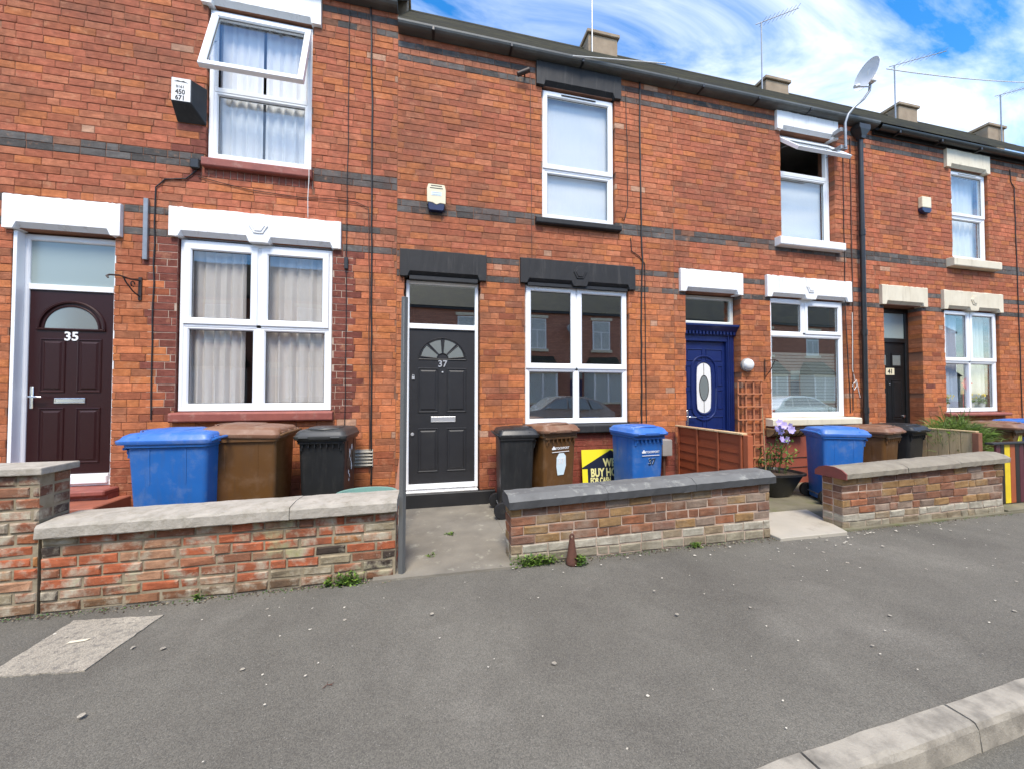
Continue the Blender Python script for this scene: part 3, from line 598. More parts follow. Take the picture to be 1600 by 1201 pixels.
# =================================================================== number 35 (left)
T35, T37 = 6.49, 6.235
o35 = [(-4.32, -3.42, 0.46, 3.25), (-2.82, -1.17, 1.23, 3.31), (-2.56, -1.43, 4.25, 6.11)]
ex35 = o35 + [(-4.385, -3.345, 3.235, 3.61), (-2.895, -1.065, 3.29, 3.64), (-2.63, -1.32, 6.09, 6.5), (-2.86, -1.13, 1.16, 1.30), (-2.58, -1.40, 4.13, 4.262), (-2.60, -1.41, 4.035, 4.135)]
ruddy = (0.19, 0.062, 0.045)
q35 = [(-3.10, -2.80, 1.2, 3.3, ruddy), (-1.19, -0.90, 1.2, 3.3, ruddy), (-2.82, -2.55, 4.0, 4.6, ruddy)]
h35, w35, E35 = house('red brick terraced house numbered 35 with white lintels and burgundy front door', -4.5, -0.4, 3.285, T35, 0.0, o35, ex35, 300, q35, bands=(0, 3, 10, 11, 34, 36), headers=(1, 2, 35))
for a, b in ((-3.10, -2.822), (-1.168, -0.93)): B().box(a, b, 5.0022, 5.0044, 1.3, 3.28).build('pale_pointing', 'pale_mortar', w35)
rr = random.Random(3)
for k in range(16):                                         # row of bricks on end under the upper sill
    x = -2.598 + 0.0743 * k; v, f = brickgeo(0.068, 0.094, 0.1, rr); kq = rr.uniform(.85, 1.15)
    o = link('brick', tintmesh('brick', v, f, [tuple(kq * c for c in (0.26, 0.085, 0.058))] * len(v), 'facade_brick'), w35); o.location = (x + .034, 4.997, 4.085)
B().box(-2.6, -1.41, 5.0025, 5.1, 4.036, 4.134).build('pale_pointing', 'pale_mortar', w35)
lintel(h35, -4.38, -3.35, 3.24, 3.605, 'white_stone'); lintel(h35, -2.893, -1.07, 3.293, 3.638, 'white_stone', emblem=True); lintel(h35, -2.62, -1.325, 6.095, 6.47, 'white_stone')
sill(h35, -2.85, -1.14, 1.165, 1.285, 'red_stone', 4.93); sill(h35, -2.575, -1.405, 4.135, 4.255, 'red_stone', 4.93)
gutter(h35, -4.5, -0.4, T35 - 0.0)
# door frame + door
yd = 5.09
fr = B(); fr.ring(-4.315, -3.425, 0.47, 3.235, fprof(0.065, yd, 0.09)); fr.box(-4.25, -3.49, yd + .002, yd + .07, 2.63, 2.69)
fr.box(-4.318, -4.285, 5.004, yd, 0.47, 3.235)
fo = fr.build('door_frame', UP, h35, bev=0.003)
B().box(-4.25, -3.49, yd + .025, yd + .03, 2.69, 3.17).build('fanlight', 'glass_frosted', fo)
dr = B().box(-4.25, -3.49, yd + .02, yd + .065, 0.60, 2.63).build('door', 'brown_door', h35, bev=.004); yf = yd + .02
B().box(-4.25, -3.49, yd - .03, yd + .06, 0.50, 0.585).build('threshold', UP, h35, bev=.006); B().box(-4.25, -3.49, yd - .012, yd + .018, 0.585, 0.605).build('threshold', UP, h35)
for a, b in ((-4.15, -3.92), (-3.82, -3.59)):
    panel(dr, a, b, 1.50, 2.10, yf, 'brown_door'); panel(dr, a, b, 0.72, 1.34, yf, 'brown_door')
cx, cz = -3.87, 2.21
a_o = [(cx - .30, cz - .02)] + [(cx + .30, cz - .02)] + arc(cx, cz, .30, 0, 180, 18)
B().prism(arc(cx, cz, .245, 0, 180, 18), yf - .006, yf + .01).build('door_glass', 'glass_obscure', dr)
mo = B(); outer = arc(cx, cz, .295, 0, 180, 22); mo.tube([(x, yf - .004, z) for x, z in outer], .016, 6); mo.tube([(x, yf - .004, z) for x, z in arc(cx, cz, .25, 0, 180, 22)], .011, 6); mo.tube([(cx - .31, yf - .004, cz - .012), (cx + .31, yf - .004, cz - .012)], .014, 6)
mo.build('glazing_bead', 'brown_door', dr, smooth=True)
textmesh('door_number', '35', 0.135, 'white_paint', FRONT(cx, yf - .004, 2.12), dr, 0.004, 0.003)
letterbox(dr, -4.01, -3.73, 1.385, 1.445, yf, 'chrome'); handle(dr, -4.205, 1.46, yf, 1)
B().box(-4.42, -3.33, 4.80, 5.09, 0.415, 0.47).build('door_step', 'red_stone', h35, bev=.012)
B().box(-4.46, -3.22, 4.52, 5.02, 0.10, 0.365).build('door_step', 'terracotta', h35, bev=.01)
B().box(-4.42, -3.33, 4.86, 5.09, 0.36, 0.42).build('riser', 'red_stone', h35)
# ground window
yw = 5.035
win = window(h35, -2.81, -1.18, 1.288, 3.285, yw, 0.045)
mull(win, -2.02, -1.965, 1.33, 3.24, yw); mull(win, -2.765, -1.225, 2.27, 2.315, yw, name='transom')
sash(win, -2.772, -2.012, 2.302, 3.246, yw, .075, 'glass_clear'); sash(win, -1.972, -1.218, 2.302, 3.246, yw, .075, 'glass_clear')
sash(win, -2.768, -2.015, 1.33, 2.285, yw, .045, 'glass_clear', False); sash(win, -1.97, -1.222, 1.33, 2.285, yw, .045, 'glass_clear', False)
curtain('grey-pink curtain drawn to the left side of the lower window of number 35', -2.76, -2.18, 1.25, 3.3, 5.145, 'curtain_pink', 6, .022, 2)
curtain('grey-pink curtain drawn across the right side of the lower window of number 35', -1.95, -1.2, 1.25, 3.3, 5.15, 'curtain_pink', 6, .024, 5)
# upper window with open vent
win = window(h35, -2.555, -1.435, 4.268, 6.09, yw, 0.06)
mull(win, -2.50, -1.49, 5.10, 5.155, yw, name='transom'); sash(win, -2.51, -1.48, 4.31, 5.11, yw, .045, proud=False, g='glass_clear')
tilted(win, -2.53, -1.455, 6.06, 5.14, yw, R(18), .07, 'glass_clear')
curtain('white net curtain behind the lower pane of the open upper window of number 35', -2.5, -2.03, 4.26, 6.05, 5.15, 'net_white', 5, .016, 8)
curtain('white net curtain hanging at the right of the upper window of number 35', -2.0, -1.48, 4.26, 6.05, 5.155, 'net_white', 5, .016, 9)

# =================================================================== number 37
o37 = [(-0.30, 0.69, 0.05, 3.02), (1.325, 2.925, 1.04, 3.04), (1.58, 2.715, 3.96, 5.89)]
ex37 = o37 + [(-0.362, 0.776, 3.008, 3.372), (1.245, 3.018, 3.024, 3.385), (1.482, 2.806, 5.878, 6.3), (1.29, 3.08, 0.925, 1.062), (1.465, 2.785, 3.875, 3.985), (-0.3, 0.90, 0, 0.20), (-0.4, 3.7, 0, 0.14)]
q37 = [(0.88, 3.7, 0, 0.93, (0.235, 0.062, 0.042))]
h37, w37, E37 = house('red brick terraced house numbered 37 with charcoal painted lintels and grey door', -0.4, 3.7, 3.015, T37, 0.0, o37, ex37, 300, q37, bands=(0, 3, 10, 11, 34, 36), headers=(1, 2, 35))
B().box(0.88, 3.7, 4.975, 5.01, 0.02, 0.145).build('plinth', 'black_paint', h37, bev=.006)
lintel(h37, -0.358, 0.772, 3.012, 3.368, 'charcoal_paint'); lintel(h37, 1.25, 3.014, 3.028, 3.38, 'charcoal_paint', emblem=True); lintel(h37, 1.486, 2.802, 5.882, 6.228, 'charcoal_paint', chx=.10)
for a, b in ((-0.24, 0.655), (1.36, 2.90)): B().box(a, b, 4.985, 5.09, 2.985 if a < 0 else 3.005, 3.034 if a < 0 else 3.048).build('lintel_soffit', 'black_paint', h37)
sill(h37, 1.30, 3.072, 0.93, 1.058, 'charcoal_paint', 4.925); sill(h37, 1.47, 2.78, 3.88, 3.98, 'charcoal_paint', 4.925)
gutter(h37, -0.4, 3.7, T37)
for bx in (-0.02, 1.0): pass
yd = 5.075
fr = B(); fr.ring(-0.285, 0.675, 0.225, 2.995, fprof(0.045, yd, 0.09)); fr.box(-0.24, 0.63, yd + .002, yd + .07, 2.352, 2.42)
fo = fr.build('door_frame', UP, h37, bev=.003); pane(fo, -0.242, 0.632, 2.418, 2.952, yd + .03, name='fanlight')
yf = yd + .022; dr = B().box(-0.236, 0.628, yf, yf + .045, 0.30, 2.348).build('door', 'grey_door', h37, bev=.004)
B().box(-0.24, 0.63, yd - .02, yd + .06, 0.235, 0.296).build('threshold', UP, h37, bev=.006)
B().box(-0.27, 0.665, 4.965, 5.075, 0.198, 0.226).build('threshold', 'satin_silver', h37, bev=.006)
B().box(-0.32, 0.90, 4.955, 5.09, 0.0, 0.196).build('door_step', 'black_paint', h37, bev=.008)
for a, b in ((-0.13, 0.145), (0.245, 0.52)):
    panel(dr, a, b, 1.235, 1.835, yf, 'grey_door'); panel(dr, a, b, 0.445, 1.035, yf, 'grey_door')
cx, cz = 0.195, 1.955
for a0, a1 in ((6, 44), (50, 86), (94, 130), (136, 174)):
    poly = arc(cx, cz, .29, a0, a1, 8, .265) + arc(cx, cz, .075, a1, a0, 3)
    B().prism(poly, yf - .004, yf + .01).build('door_glass', 'glass_obscure', dr)
    B().tube([(x, yf - .003, z) for x, z in poly + poly[:1]], .0075, 6).build('glazing_bead', 'grey_door', dr, smooth=True)
B().tube([(x, yf - .002, z) for x, z in arc(cx, cz - .01, .315, 0, 180, 20, .29)] + [(cx + .315, yf - .002, cz - .01)], .008, 6).build('glazing_bead', 'grey_door', dr, smooth=True)
textmesh('door_number', '37', 0.125, 'satin_silver', FRONT(cx, yf - .004, 1.885), dr, 0.004, 0.002)
B().lathe([(0.0, .012), (.012, .010), (.014, 0)], (cx, yf, 1.775), 'y', 12).build('spyhole', 'satin_silver', dr)
letterbox(dr, 0.045, 0.37, 1.11, 1.185, yf)
m = B(); m.lathe([(0, .016), (.02, .014), (.024, 0)], (-0.195, yf, 0.955), 'y', 14); m.build('lock', 'satin_silver', dr)
m = B(); m.box(-.205, -.170, yf - .014, yf, 1.675, 1.715); m.tube([(-.20, yf - .008, 1.71), (-.198, yf - .008, 1.738), (-.178, yf - .008, 1.738), (-.176, yf - .008, 1.71)], .005, 6); m.build('lock', 'satin_silver', dr, bev=.002)
yw = 5.045
win = window(h37, 1.335, 2.915, 1.062, 3.025, yw, 0.05)
mull(win, 2.085, 2.13, 1.11, 2.98, yw); mull(win, 1.38, 2.87, 1.815, 1.865, yw, name='transom')
sash(win, 1.345, 2.095, 1.842, 3.017, yw, .075); sash(win, 2.118, 2.905, 1.842, 3.017, yw, .075)
sash(win, 1.375, 2.09, 1.105, 1.825, yw, .03, proud=False); sash(win, 2.125, 2.875, 1.105, 1.825, yw, .03, proud=False)
trickle(win, 1.52, 1.98, 2.985, yw - .014); trickle(win, 2.28, 2.76, 2.985, yw - .014)
win = window(h37, 1.59, 2.705, 3.985, 5.872, yw, 0.05)
mull(win, 1.635, 2.66, 4.70, 4.75, yw, name='transom'); sash(win, 1.598, 2.697, 4.728, 5.866, yw, .075, 'glass_clear'); sash(win, 1.63, 2.665, 4.03, 4.71, yw, .045, 'glass_clear', False)
trickle(win, 1.88, 2.42, 5.825, yw - .014)
o = B().box(1.62, 2.68, 5.13, 5.136, 4.0, 5.87).build('reflection_backing', 'blind_white'); tag(o, 'pale sheet added behind the upper window of number 37 for its sky reflection', 'blind')  # added pale sheet, stands in for the sky reflected in the glass

# =================================================================== number 39
o39 = [(3.905, 4.915, 0.12, 3.075), (5.51, 7.105, 1.085, 3.09), (5.765, 6.915, 4.05, 5.92)]
ex39 = o39 + [(3.785, 4.94, 3.06, 3.42), (5.405, 7.208, 3.07, 3.436), (5.655, 6.965, 5.90, 6.3), (5.38, 7.25, 0.96, 1.10), (5.615, 7.0, 3.925, 4.085), (5.3, 7.8, 0, 0.80)]
h39, w39, E39 = house('red brick terraced house with bright white lintels and a navy blue front door', 3.7, 7.8, 3.015, T37, 0.0, o39, ex39, 300, (), bands=(0, 3, 10, 11, 34, 36), headers=(1, 2, 35))
m = B(); m.box(5.3, 7.8, 4.99, 5.03, 0.0, 0.80); m.build('painted_dado', 'red_render', h39, bev=.006)
for zz in (0.27, 0.43): B().tube([(5.3 + .25 * k, 4.985, zz + rnd.uniform(-.01, .01)) for k in range(11)], .006, 5).build('cable', 'cable_black', h39)
lintel(h39, 3.79, 4.936, 3.065, 3.416, 'white_stone'); lintel(h39, 5.41, 7.203, 3.074, 3.432, 'white_stone', emblem=True); lintel(h39, 5.66, 6.96, 5.905, 6.228, 'white_stone')
sill(h39, 5.385, 7.245, 0.965, 1.092, 'cream_stone', 4.87); sill(h39, 5.62, 6.995, 3.93, 4.08, 'white_stone', 4.89)
gutter(h39, 3.7, 7.8, T37)
yd = 5.14
fr = B(); fr.ring(3.91, 4.91, 2.60, 3.062, fprof(.055, yd, .07)); fo = fr.build('fanlight_frame', 'old_white', h39); pane(fo, 3.96, 4.86, 2.65, 3.01, yd + .03, name='fanlight')
fr = B()
for x0, x1 in ((3.91, 4.005), (4.765, 4.905)):
    fr.box(x0, x1, yd - .01, yd + .08, 0.16, 2.56)
    for k in range(3): xa = x0 + (x1 - x0) * (.12 + .3 * k); fr.box(xa, xa + (x1 - x0) * .18, yd - .026 + .004 * k, yd - .008, 0.17, 2.42)
fr.box(3.92, 4.90, yd - .012, yd + .08, 2.33, 2.42)
fr.extr([(yd + .05, 2.42), (yd - .03, 2.42), (yd - .04, 2.47), (yd - .09, 2.53), (yd - .12, 2.56), (yd - .12, 2.59), (yd + .05, 2.59)], 3.912, 4.955)
for k in range(15): xa = 3.96 + .064 * k; fr.box(xa, xa + .034, yd - .062, yd - .03, 2.435, 2.485)
fr.build('door_frame', 'blue_door', h39, bev=.002)
yf = yd + .035; dr = B().box(4.005, 4.765, yf, yf + .045, 0.22, 2.33).build('door', 'blue_door', h39, bev=.003); cx, cz = 4.36, 1.58
sup = lambda a, b, n=28: [(cx + a * (1 if math.cos(t) > 0 else -1) * abs(math.cos(t)) ** .95, cz + (b - a) * (1 if math.sin(t) > 0.02 else -1 if math.sin(t) < -0.02 else 0) * min(1, abs(math.sin(t)) * 3) + a * math.sin(t)) for t in [2 * math.pi * k / n for k in range(n)]]
B().prism(sup(.135, .40), yf - .004, yf + .01).build('door_glass', 'white_plastic', dr)
el = [(cx + .085 * math.cos(2 * math.pi * k / 24), cz + .20 * math.sin(2 * math.pi * k / 24)) for k in range(24)]
B().prism(el, yf - .008, yf).build('door_glass', 'glass_obscure', dr); B().tube([(x, yf - .008, z) for x, z in el + el[:1]], .006, 6).build('leading', 'rubber', dr)
B().tube([(cx, yf - .006, cz + .2), (cx, yf - .006, cz + .39)], .004, 5).build('leading', 'rubber', dr); B().tube([(cx, yf - .006, cz - .2), (cx, yf - .006, cz - .39)], .004, 5).build('leading', 'rubber', dr)
for a, b, t in ((.15, .42, .012), (.235, .51, .016)): s_ = sup(a, b); B().tube([(x, yf - .004, z) for x, z in s_ + s_[:1]], t, 6).build('glazing_bead', 'blue_door', dr, smooth=True)
for a, b in ((4.06, 4.33), (4.41, 4.71)):
    for c, d in ((2.02, 2.20), (0.92, 1.12)): 
        m = B(); m.tube([(a, yf - .002, c), (b, yf - .002, c), (b, yf - .002, d), (a, yf - .002, d), (a, yf - .002, c)], .009, 6); m.build('panel', 'blue_door', dr)
for a, b in ((4.055, 4.12), (4.62, 4.71)):
    for c, d in ((1.25, 1.54), (1.62, 1.93)): B().tube([(a, yf - .002, c), (b, yf - .002, c), (b, yf - .002, d), (a, yf - .002, d), (a, yf - .002, c)], .009, 6).build('panel', 'blue_door', dr)
letterbox(dr, 4.22, 4.55, 0.77, 0.85, yf, 'white_paint'); handle(dr, 4.05, 1.12, yf, 1)
B().box(3.92, 4.90, 4.78, 5.2, 0.0, 0.16).build('door_step', 'concrete', h39, bev=.01)
yw = 5.05
win = window(h39, 5.515, 7.10, 1.095, 3.078, yw, .055)
mull(win, 6.23, 6.29, 2.48, 3.03, yw); mull(win, 5.56, 7.05, 2.45, 2.52, yw, name='transom')
sash(win, 5.565, 6.24, 2.50, 3.03, yw, .03, proud=False); sash(win, 6.275, 7.055, 2.495, 3.035, yw, .06); sash(win, 5.56, 7.055, 1.145, 2.46, yw, .03, proud=False)
bl = B()
for k in range(19): z = 1.16 + .040 * k; bl.add([(5.6, 5.17, z), (7.02, 5.17, z), (7.02, 5.182, z + .031), (5.6, 5.182, z + .031), (5.6, 5.172, z), (7.02, 5.172, z), (7.02, 5.184, z + .031), (5.6, 5.184, z + .031)], [(0, 1, 2, 3), (7, 6, 5, 4), (0, 4, 5, 1), (3, 2, 6, 7), (0, 3, 7, 4), (1, 5, 6, 2)])
for k in range(26):
    pass
bt = thing('window_blind', 'pale horizontal blind half raised behind the lower window with the cream sill', 'blind', (6.3, 5.175, 1.16))
for k in range(20):
    z = 1.15 + .052 * k; B().box(5.6, 7.03, 5.14, 5.144, z, z + .044).build('slat', 'blind_grey', bt)
win = window(h39, 5.77, 6.91, 4.082, 5.905, 5.09, .055)
mull(win, 5.82, 6.86, 5.22, 5.29, 5.09, name='transom'); sash(win, 5.82, 6.86, 4.13, 5.23, 5.09, .045, 'glass_clear', False)
o = B().box(5.84, 6.84, 5.19, 5.195, 4.1, 5.22).build('reflection_backing', 'blind_white'); tag(o, 'pale sheet added behind the lower pane under the open vent for its pale reflection', 'blind')  # pale panel added behind the dark pane to imitate its light reflection
tilted(win, 5.79, 6.89, 5.84, 5.31, 5.06, R(42), .055, 'glass_clear')

# =================================================================== number 41
o41 = [(7.995, 8.93, 0.12, 3.085), (9.52, 11.02, 1.12, 3.085), (9.79, 10.80, 4.04, 5.82)]
ex41 = o41 + [(7.895, 9.02, 3.075, 3.44), (9.435, 11.068, 3.066, 3.44), (9.605, 10.805, 5.80, 6.3), (9.45, 11.12, 1.06, 1.14), (9.605, 10.925, 3.88, 4.062)]
h41, w41, E41 = house('red brick terraced house with cream lintels and recessed black front door', 7.8, 11.9, 3.015, T37, 0.0, o41, ex41, 300, (), bands=(0, 3, 10, 11, 34, 36), headers=(1, 2, 35))
lintel(h41, 7.90, 9.015, 3.08, 3.436, 'cream_stone'); lintel(h41, 9.44, 11.063, 3.07, 3.436, 'cream_stone', emblem=True); lintel(h41, 9.61, 10.80, 5.803, 6.16, 'cream_stone')
sill(h41, 9.455, 11.115, 1.065, 1.132, 'red_stone', 4.9); sill(h41, 9.61, 10.92, 3.885, 4.055, 'cream_stone', 4.89)
gutter(h41, 7.8, 11.9, T37 - .075, 'round')
yd = 5.20
fr = B(); fr.ring(8.0, 8.925, 0.22, 3.07, fprof(.075, yd, .075)); fr.box(8.07, 8.855, yd + .002, yd + .07, 2.44, 2.52); fo = fr.build('door_frame', 'black_door', h41, bev=.003)
B().box(8.07, 8.855, yd + .03, yd + .036, 2.52, 3.0).build('fanlight', 'glass_frosted', fo)
yf = yd + .03; dr = B().box(8.075, 8.85, yf, yf + .045, 0.3, 2.44).build('door', 'black_door', h41, bev=.003)
for a, b in ((8.15, 8.42), (8.51, 8.78)):
    panel(dr, a, b, 1.0, 1.74, yf, 'black_door'); panel(dr, a, b, 0.42, 0.80, yf, 'black_door')
    B().ring(a, b, 1.98, 2.24, [(0, yf + .003), (.004, yf - .01), (.03, yf - .01), (.036, yf)]).build('glazing_bead', 'black_door', dr); B().box(a + .034, b - .034, yf - .003, yf, 2.01, 2.21).build('door_glass', 'glass_obscure', dr)
B().box(8.37, 8.58, yf - .010, yf - .001, 1.83, 1.96).build('number_plate', 'cream_plastic', dr, bev=.003); textmesh('door_number', '41', 0.12, 'rubber', FRONT(8.475, yf - .0125, 1.895), dr, .001, .003)
letterbox(dr, 8.36, 8.60, 0.86, 0.93, yf, 'white_paint'); B().lathe([(0, .03), (.028, .022), (.03, 0)], (8.79, yf, 1.06), 'y', 12).build('door_knob', 'chrome', dr); B().lathe([(0, .008), (.01, .006), (.01, 0)], (8.465, yf, 1.66), 'y', 10).build('spyhole', 'satin_silver', dr)
B().box(8.0, 8.93, 4.82, 5.28, 0.0, 0.215).build('door_step', 'red_stone', h41, bev=.01)
yw = 5.05
win = window(h41, 9.53, 11.01, 1.14, 3.07, yw, .05)
mull(win, 10.24, 10.29, 1.19, 3.02, yw); mull(win, 9.58, 10.96, 2.075, 2.125, yw, name='transom')
sash(win, 9.54, 10.255, 2.105, 3.062, yw, .07, 'glass_clear'); sash(win, 10.275, 11.0, 2.105, 3.062, yw, .07, 'glass_clear'); sash(win, 9.575, 10.965, 1.185, 2.085, yw, .03, 'glass_clear', False)
curtain('pale blue curtain at the left side of the lower window of number 41', 9.56, 10.2, 1.15, 3.05, 5.2, 'curtain_blue', 6, .03, 12); curtain('grey curtain at the right edge of the lower window of number 41', 10.62, 10.98, 1.15, 3.05, 5.2, 'blind_grey', 3, .03, 13)
win = window(h41, 9.80, 10.79, 4.062, 5.80, yw, .05)
mull(win, 9.85, 10.74, 4.90, 4.95, yw, name='transom'); sash(win, 9.808, 10.782, 4.93, 5.79, yw, .065, 'glass_clear'); sash(win, 9.845, 10.745, 4.11, 4.91, yw, .045, 'glass_clear', False); trickle(win, 10.05, 10.55, 5.755, yw - .014)
curtain('white net curtain filling the upper window of number 41', 9.83, 10.77, 4.06, 5.8, 5.2, 'blind_white', 7, .02, 15)

# neighbours at both ends (outside the frame, brick skin only)
oA = [(12.1, 13.03, 0.12, 3.085), (13.62, 15.12, 1.12, 3.085), (13.89, 14.90, 4.04, 5.82)]
hA, wA, EA = house('red brick terraced house beyond the cream lintel house at the right edge', 11.9, 16.0, 3.015, T37, 0.0, oA, oA + [(11.995, 13.12, 3.075, 3.44), (13.535, 15.17, 3.066, 3.44), (13.7, 14.9, 5.80, 6.2)], 0, (), bands=(0, 3, 10, 11, 34, 36), headers=(1, 2, 35))
lintel(hA, 12.0, 13.115, 3.08, 3.436, 'cream_stone'); lintel(hA, 13.54, 15.165, 3.07, 3.436, 'cream_stone', emblem=True); lintel(hA, 13.71, 14.9, 5.803, 6.138, 'cream_stone'); gutter(hA, 11.9, 16.0, T37 - .075, 'round')
dA = B().box(12.1, 13.03, 5.2, 5.25, 0.12, 3.085).build('door', 'black_door', hA)
for x0, x1, z0, z1 in oA[1:]: wn = window(hA, x0, x1, z0, z1, 5.05, .05); sash(wn, x0 + .04, x1 - .04, z0 + .04, z1 - .04, 5.05, .05)
oB = [(-6.92, -5.27, 1.23, 3.31), (-6.66, -5.53, 4.25, 6.11), (-8.42, -7.52, 0.46, 3.25)]
hB, wB, EB = house('red brick terraced house adjoining number 35 on its left side', -8.6, -4.5, 3.285, T35, 0.0, oB, oB, 0, (), bands=(0, 3, 10, 11, 34, 36), headers=(1, 2, 35)); gutter(hB, -8.6, -4.5, T35)
for x0, x1, z0, z1 in oB[:2]: wn = window(hB, x0, x1, z0, z1, 5.05, .05); sash(wn, x0 + .04, x1 - .04, z0 + .04, z1 - .04, 5.05, .05)
B().box(-8.42, -7.52, 5.1, 5.15, 0.46, 3.25).build('door', 'blue_door', hB)

# chimneys (parts of the houses) on the ridge above the party walls
zt = 9.52
for h, x, z in ((h37, 3.70 - 0.05, zt - .27), (h39, 7.80 + 0.45, 9.13), (h41, 11.9 + 0.65, 9.24), (hA, 16.0 + 0.0, 9.24), (h35, -0.45 - 0.3, 9.5)):
    chimney(h, x, 7.2, 7.95, 8.4, z)

# hopper and downpipe
dp = thing('downpipe', 'black plastic downpipe with hopper between the white and cream lintel houses', 'pipe', (7.42, 4.93, 0.03))
B().tube([(7.42, 4.93, 0.03), (7.42, 4.93, 5.95)], .038, 14).build('pipe', 'black_plastic', dp, smooth=True)
m = B(); m.loft([[(7.42 + sx * a, 4.92 + sy * b, z) for sx, sy in ((-1, -1), (1, -1), (1, 1), (-1, 1))] for a, b, z in ((.045, .045, 5.95), (.05, .05, 6.0), (.115, .075, 6.10), (.125, .075, 6.12), (.125, .075, 6.19), (.10, .06, 6.19), (.10, .06, 6.15))]); m.build('hopper', 'black_plastic', dp, bev=.004)
for z in (1.2, 2.55, 4.3): B().lathe([(.038, -.05), (.046, -.05), (.046, .05), (.038, .05)], (7.42, 4.93, z), 'z', 14).build('pipe_collar', 'black_plastic', dp, smooth=True)

# =================================================================== garden walls
def wall_tint35(r, x, z):
    q = r.random()
    if q < .40: c = (0.37, 0.110, 0.052)
    elif q < .55: c = (0.27, 0.115, 0.065)
    elif q < .72: c = (0.34, 0.19, 0.115)
    elif q < .84: c = (0.27, 0.225, 0.15)
    elif q < .91: c = (0.055, 0.042, 0.034)
    else: c = (0.32, 0.145, 0.055)
    if z < .10: c = lerp3(c, (0.15, 0.095, 0.055), .75)
    k = r.uniform(.8, 1.15); return tuple(k * a for a in c)
def wall_tint37(r, x, z):
    q = r.random()
    if z < .09: c = (0.27, 0.245, 0.18) if q < .7 else (0.22, 0.18, 0.12)
    elif z < .17: c = (0.37, 0.345, 0.28) if q < .7 else (0.26, 0.20, 0.13)
    elif q < .42: c = (0.215, 0.100, 0.060)
    elif q < .64: c = (0.27, 0.165, 0.075)
    elif q < .78: c = (0.26, 0.195, 0.15)
    elif q < .86: c = (0.28, 0.115, 0.060)
    else: c = (0.17, 0.092, 0.065)
    k = r.uniform(.85, 1.12); return tuple(k * a for a in c)
def garden_wall(root, x0, x1, y0, y1, z0, z1, crs, L_, tintf, mat, taper=0.0, seed=1, mort='wall_mortar', J=0.011, ends=True):
    r = random.Random(seed); zs = lambda x, z: z * (1 + taper * (x - x0) / (x1 - x0))
    m = B(); m.add([(x0 + .006, y0 + .009, z0), (x1 - .006, y0 + .009, z0), (x1 - .006, y1, z0), (x0 + .006, y1, z0), (x0 + .006, y0 + .009, zs(x0, z1)), (x1 - .006, y0 + .009, zs(x1, z1)), (x1 - .006, y1, zs(x1, z1)), (x0 + .006, y1, zs(x0, z1))], [(3, 2, 1, 0), (4, 5, 6, 7), (0, 1, 5, 4), (1, 2, 6, 5), (2, 3, 7, 6), (3, 0, 4, 7)])
    core = m.build('core', mort, root)
    n = max(1, round((z1 - z0) / crs)); ch = (z1 - z0) / n
    for k in range(n):
        x = x0 - (L_ / 2 if k % 2 else 0) - r.uniform(0, .02)
        while x < x1 - .01:
            l = L_ * (r.uniform(.93, 1.05) if r.random() > .16 else .5); a, b = max(x, x0), min(x + l, x1); x += l
            if b - a < .035: continue
            v, f = brickgeo(b - a - J * r.uniform(.8, 1.3), ch - J * r.uniform(.8, 1.25), .10, r, .008, .005); xm = (a + b) / 2; zm = z0 + ch * (k + .5); t = tintf(r, xm, zm)
            v = [(p[0] + xm, p[1] + y0, zs(p[0] + xm, p[2] + zm)) for p in v]
            dy = r.uniform(-.004, .004); v = [(p[0], p[1] + dy, p[2]) for p in v]
            link('brick', tintmesh('brick', v, f, [t] * len(v), mat), root)
        if ends:                                              # header bricks closing the two ends
            for xe, sg in ((x0, -1), (x1, 1)):
                l = (y1 - y0) - .104; v, f = brickgeo(l - .008, ch - J, .08, r, .008, .004); t = tintf(r, xe, z0 + ch * (k + .5))
                M = Matrix.Translation((xe, y0 + .104 + l / 2, 0)) @ Matrix.Rotation(R(90 * sg), 4, 'Z')
                v = [tuple(M @ Vector((p[0], p[1], zs(xe, p[2] + z0 + ch * (k + .5))))) for p in v]
                link('brick', tintmesh('brick', v, f, [t] * len(v), mat), root)
    return core
gw = thing('garden_wall', 'low weathered red brick wall with pale stone coping before number 35', 'garden wall', (-1.4, 3.3, 0))
garden_wall(gw, -2.57, -0.245, 3.20, 3.42, 0.0, 0.525, .075, .235, wall_tint35, 'weathered_brick', 0, 11, J=.013)
def coping(root, prof, x0, x1, cuts, mat, tz=lambda x: 0, jit=.004, seed=1, mats=None, split=None):
    r = random.Random(seed); xs_all = [x0] + cuts + [x1]
    for a, b in zip(xs_all[:-1], xs_all[1:]):
        m = B(); n = max(4, int((b - a) / .06)); secs = []
        for i in range(n + 1):
            x = a + .002 + (b - a - .004) * i / n; secs.append([(x, y + r.uniform(-jit, jit), z + tz(x) + r.uniform(-jit, jit) * .7) for y, z in prof])
        m.loft(secs)
        o = m.build('coping_stone', mats or mat, root)
        if mats:
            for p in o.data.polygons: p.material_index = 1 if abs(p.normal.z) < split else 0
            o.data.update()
coping(gw, [(3.47, .53), (3.15, .53), (3.142, .538), (3.142, .605), (3.155, .625), (3.30, .637), (3.47, .63)], -2.56, -0.235, [-1.02], 'coping_pale', lambda x: .010 * (x + 1.4), .003, 4)
gp = thing('wall_pier', 'square brick gate pier with a flat stone cap at the left edge', 'wall pier', (-2.8, 3.3, 0))
garden_wall(gp, -3.06, -2.575, 3.195, 3.425, 0.0, 0.945, .0788, .235, lambda r, x, z: wall_tint35(r, x, z) if z < .5 else lerp3(wall_tint35(r, x, z), r.choice(((0.20, 0.085, 0.05), (0.30, 0.10, 0.05), (0.10, 0.065, 0.05))), .75), 'weathered_brick', 0, 12, J=.014)
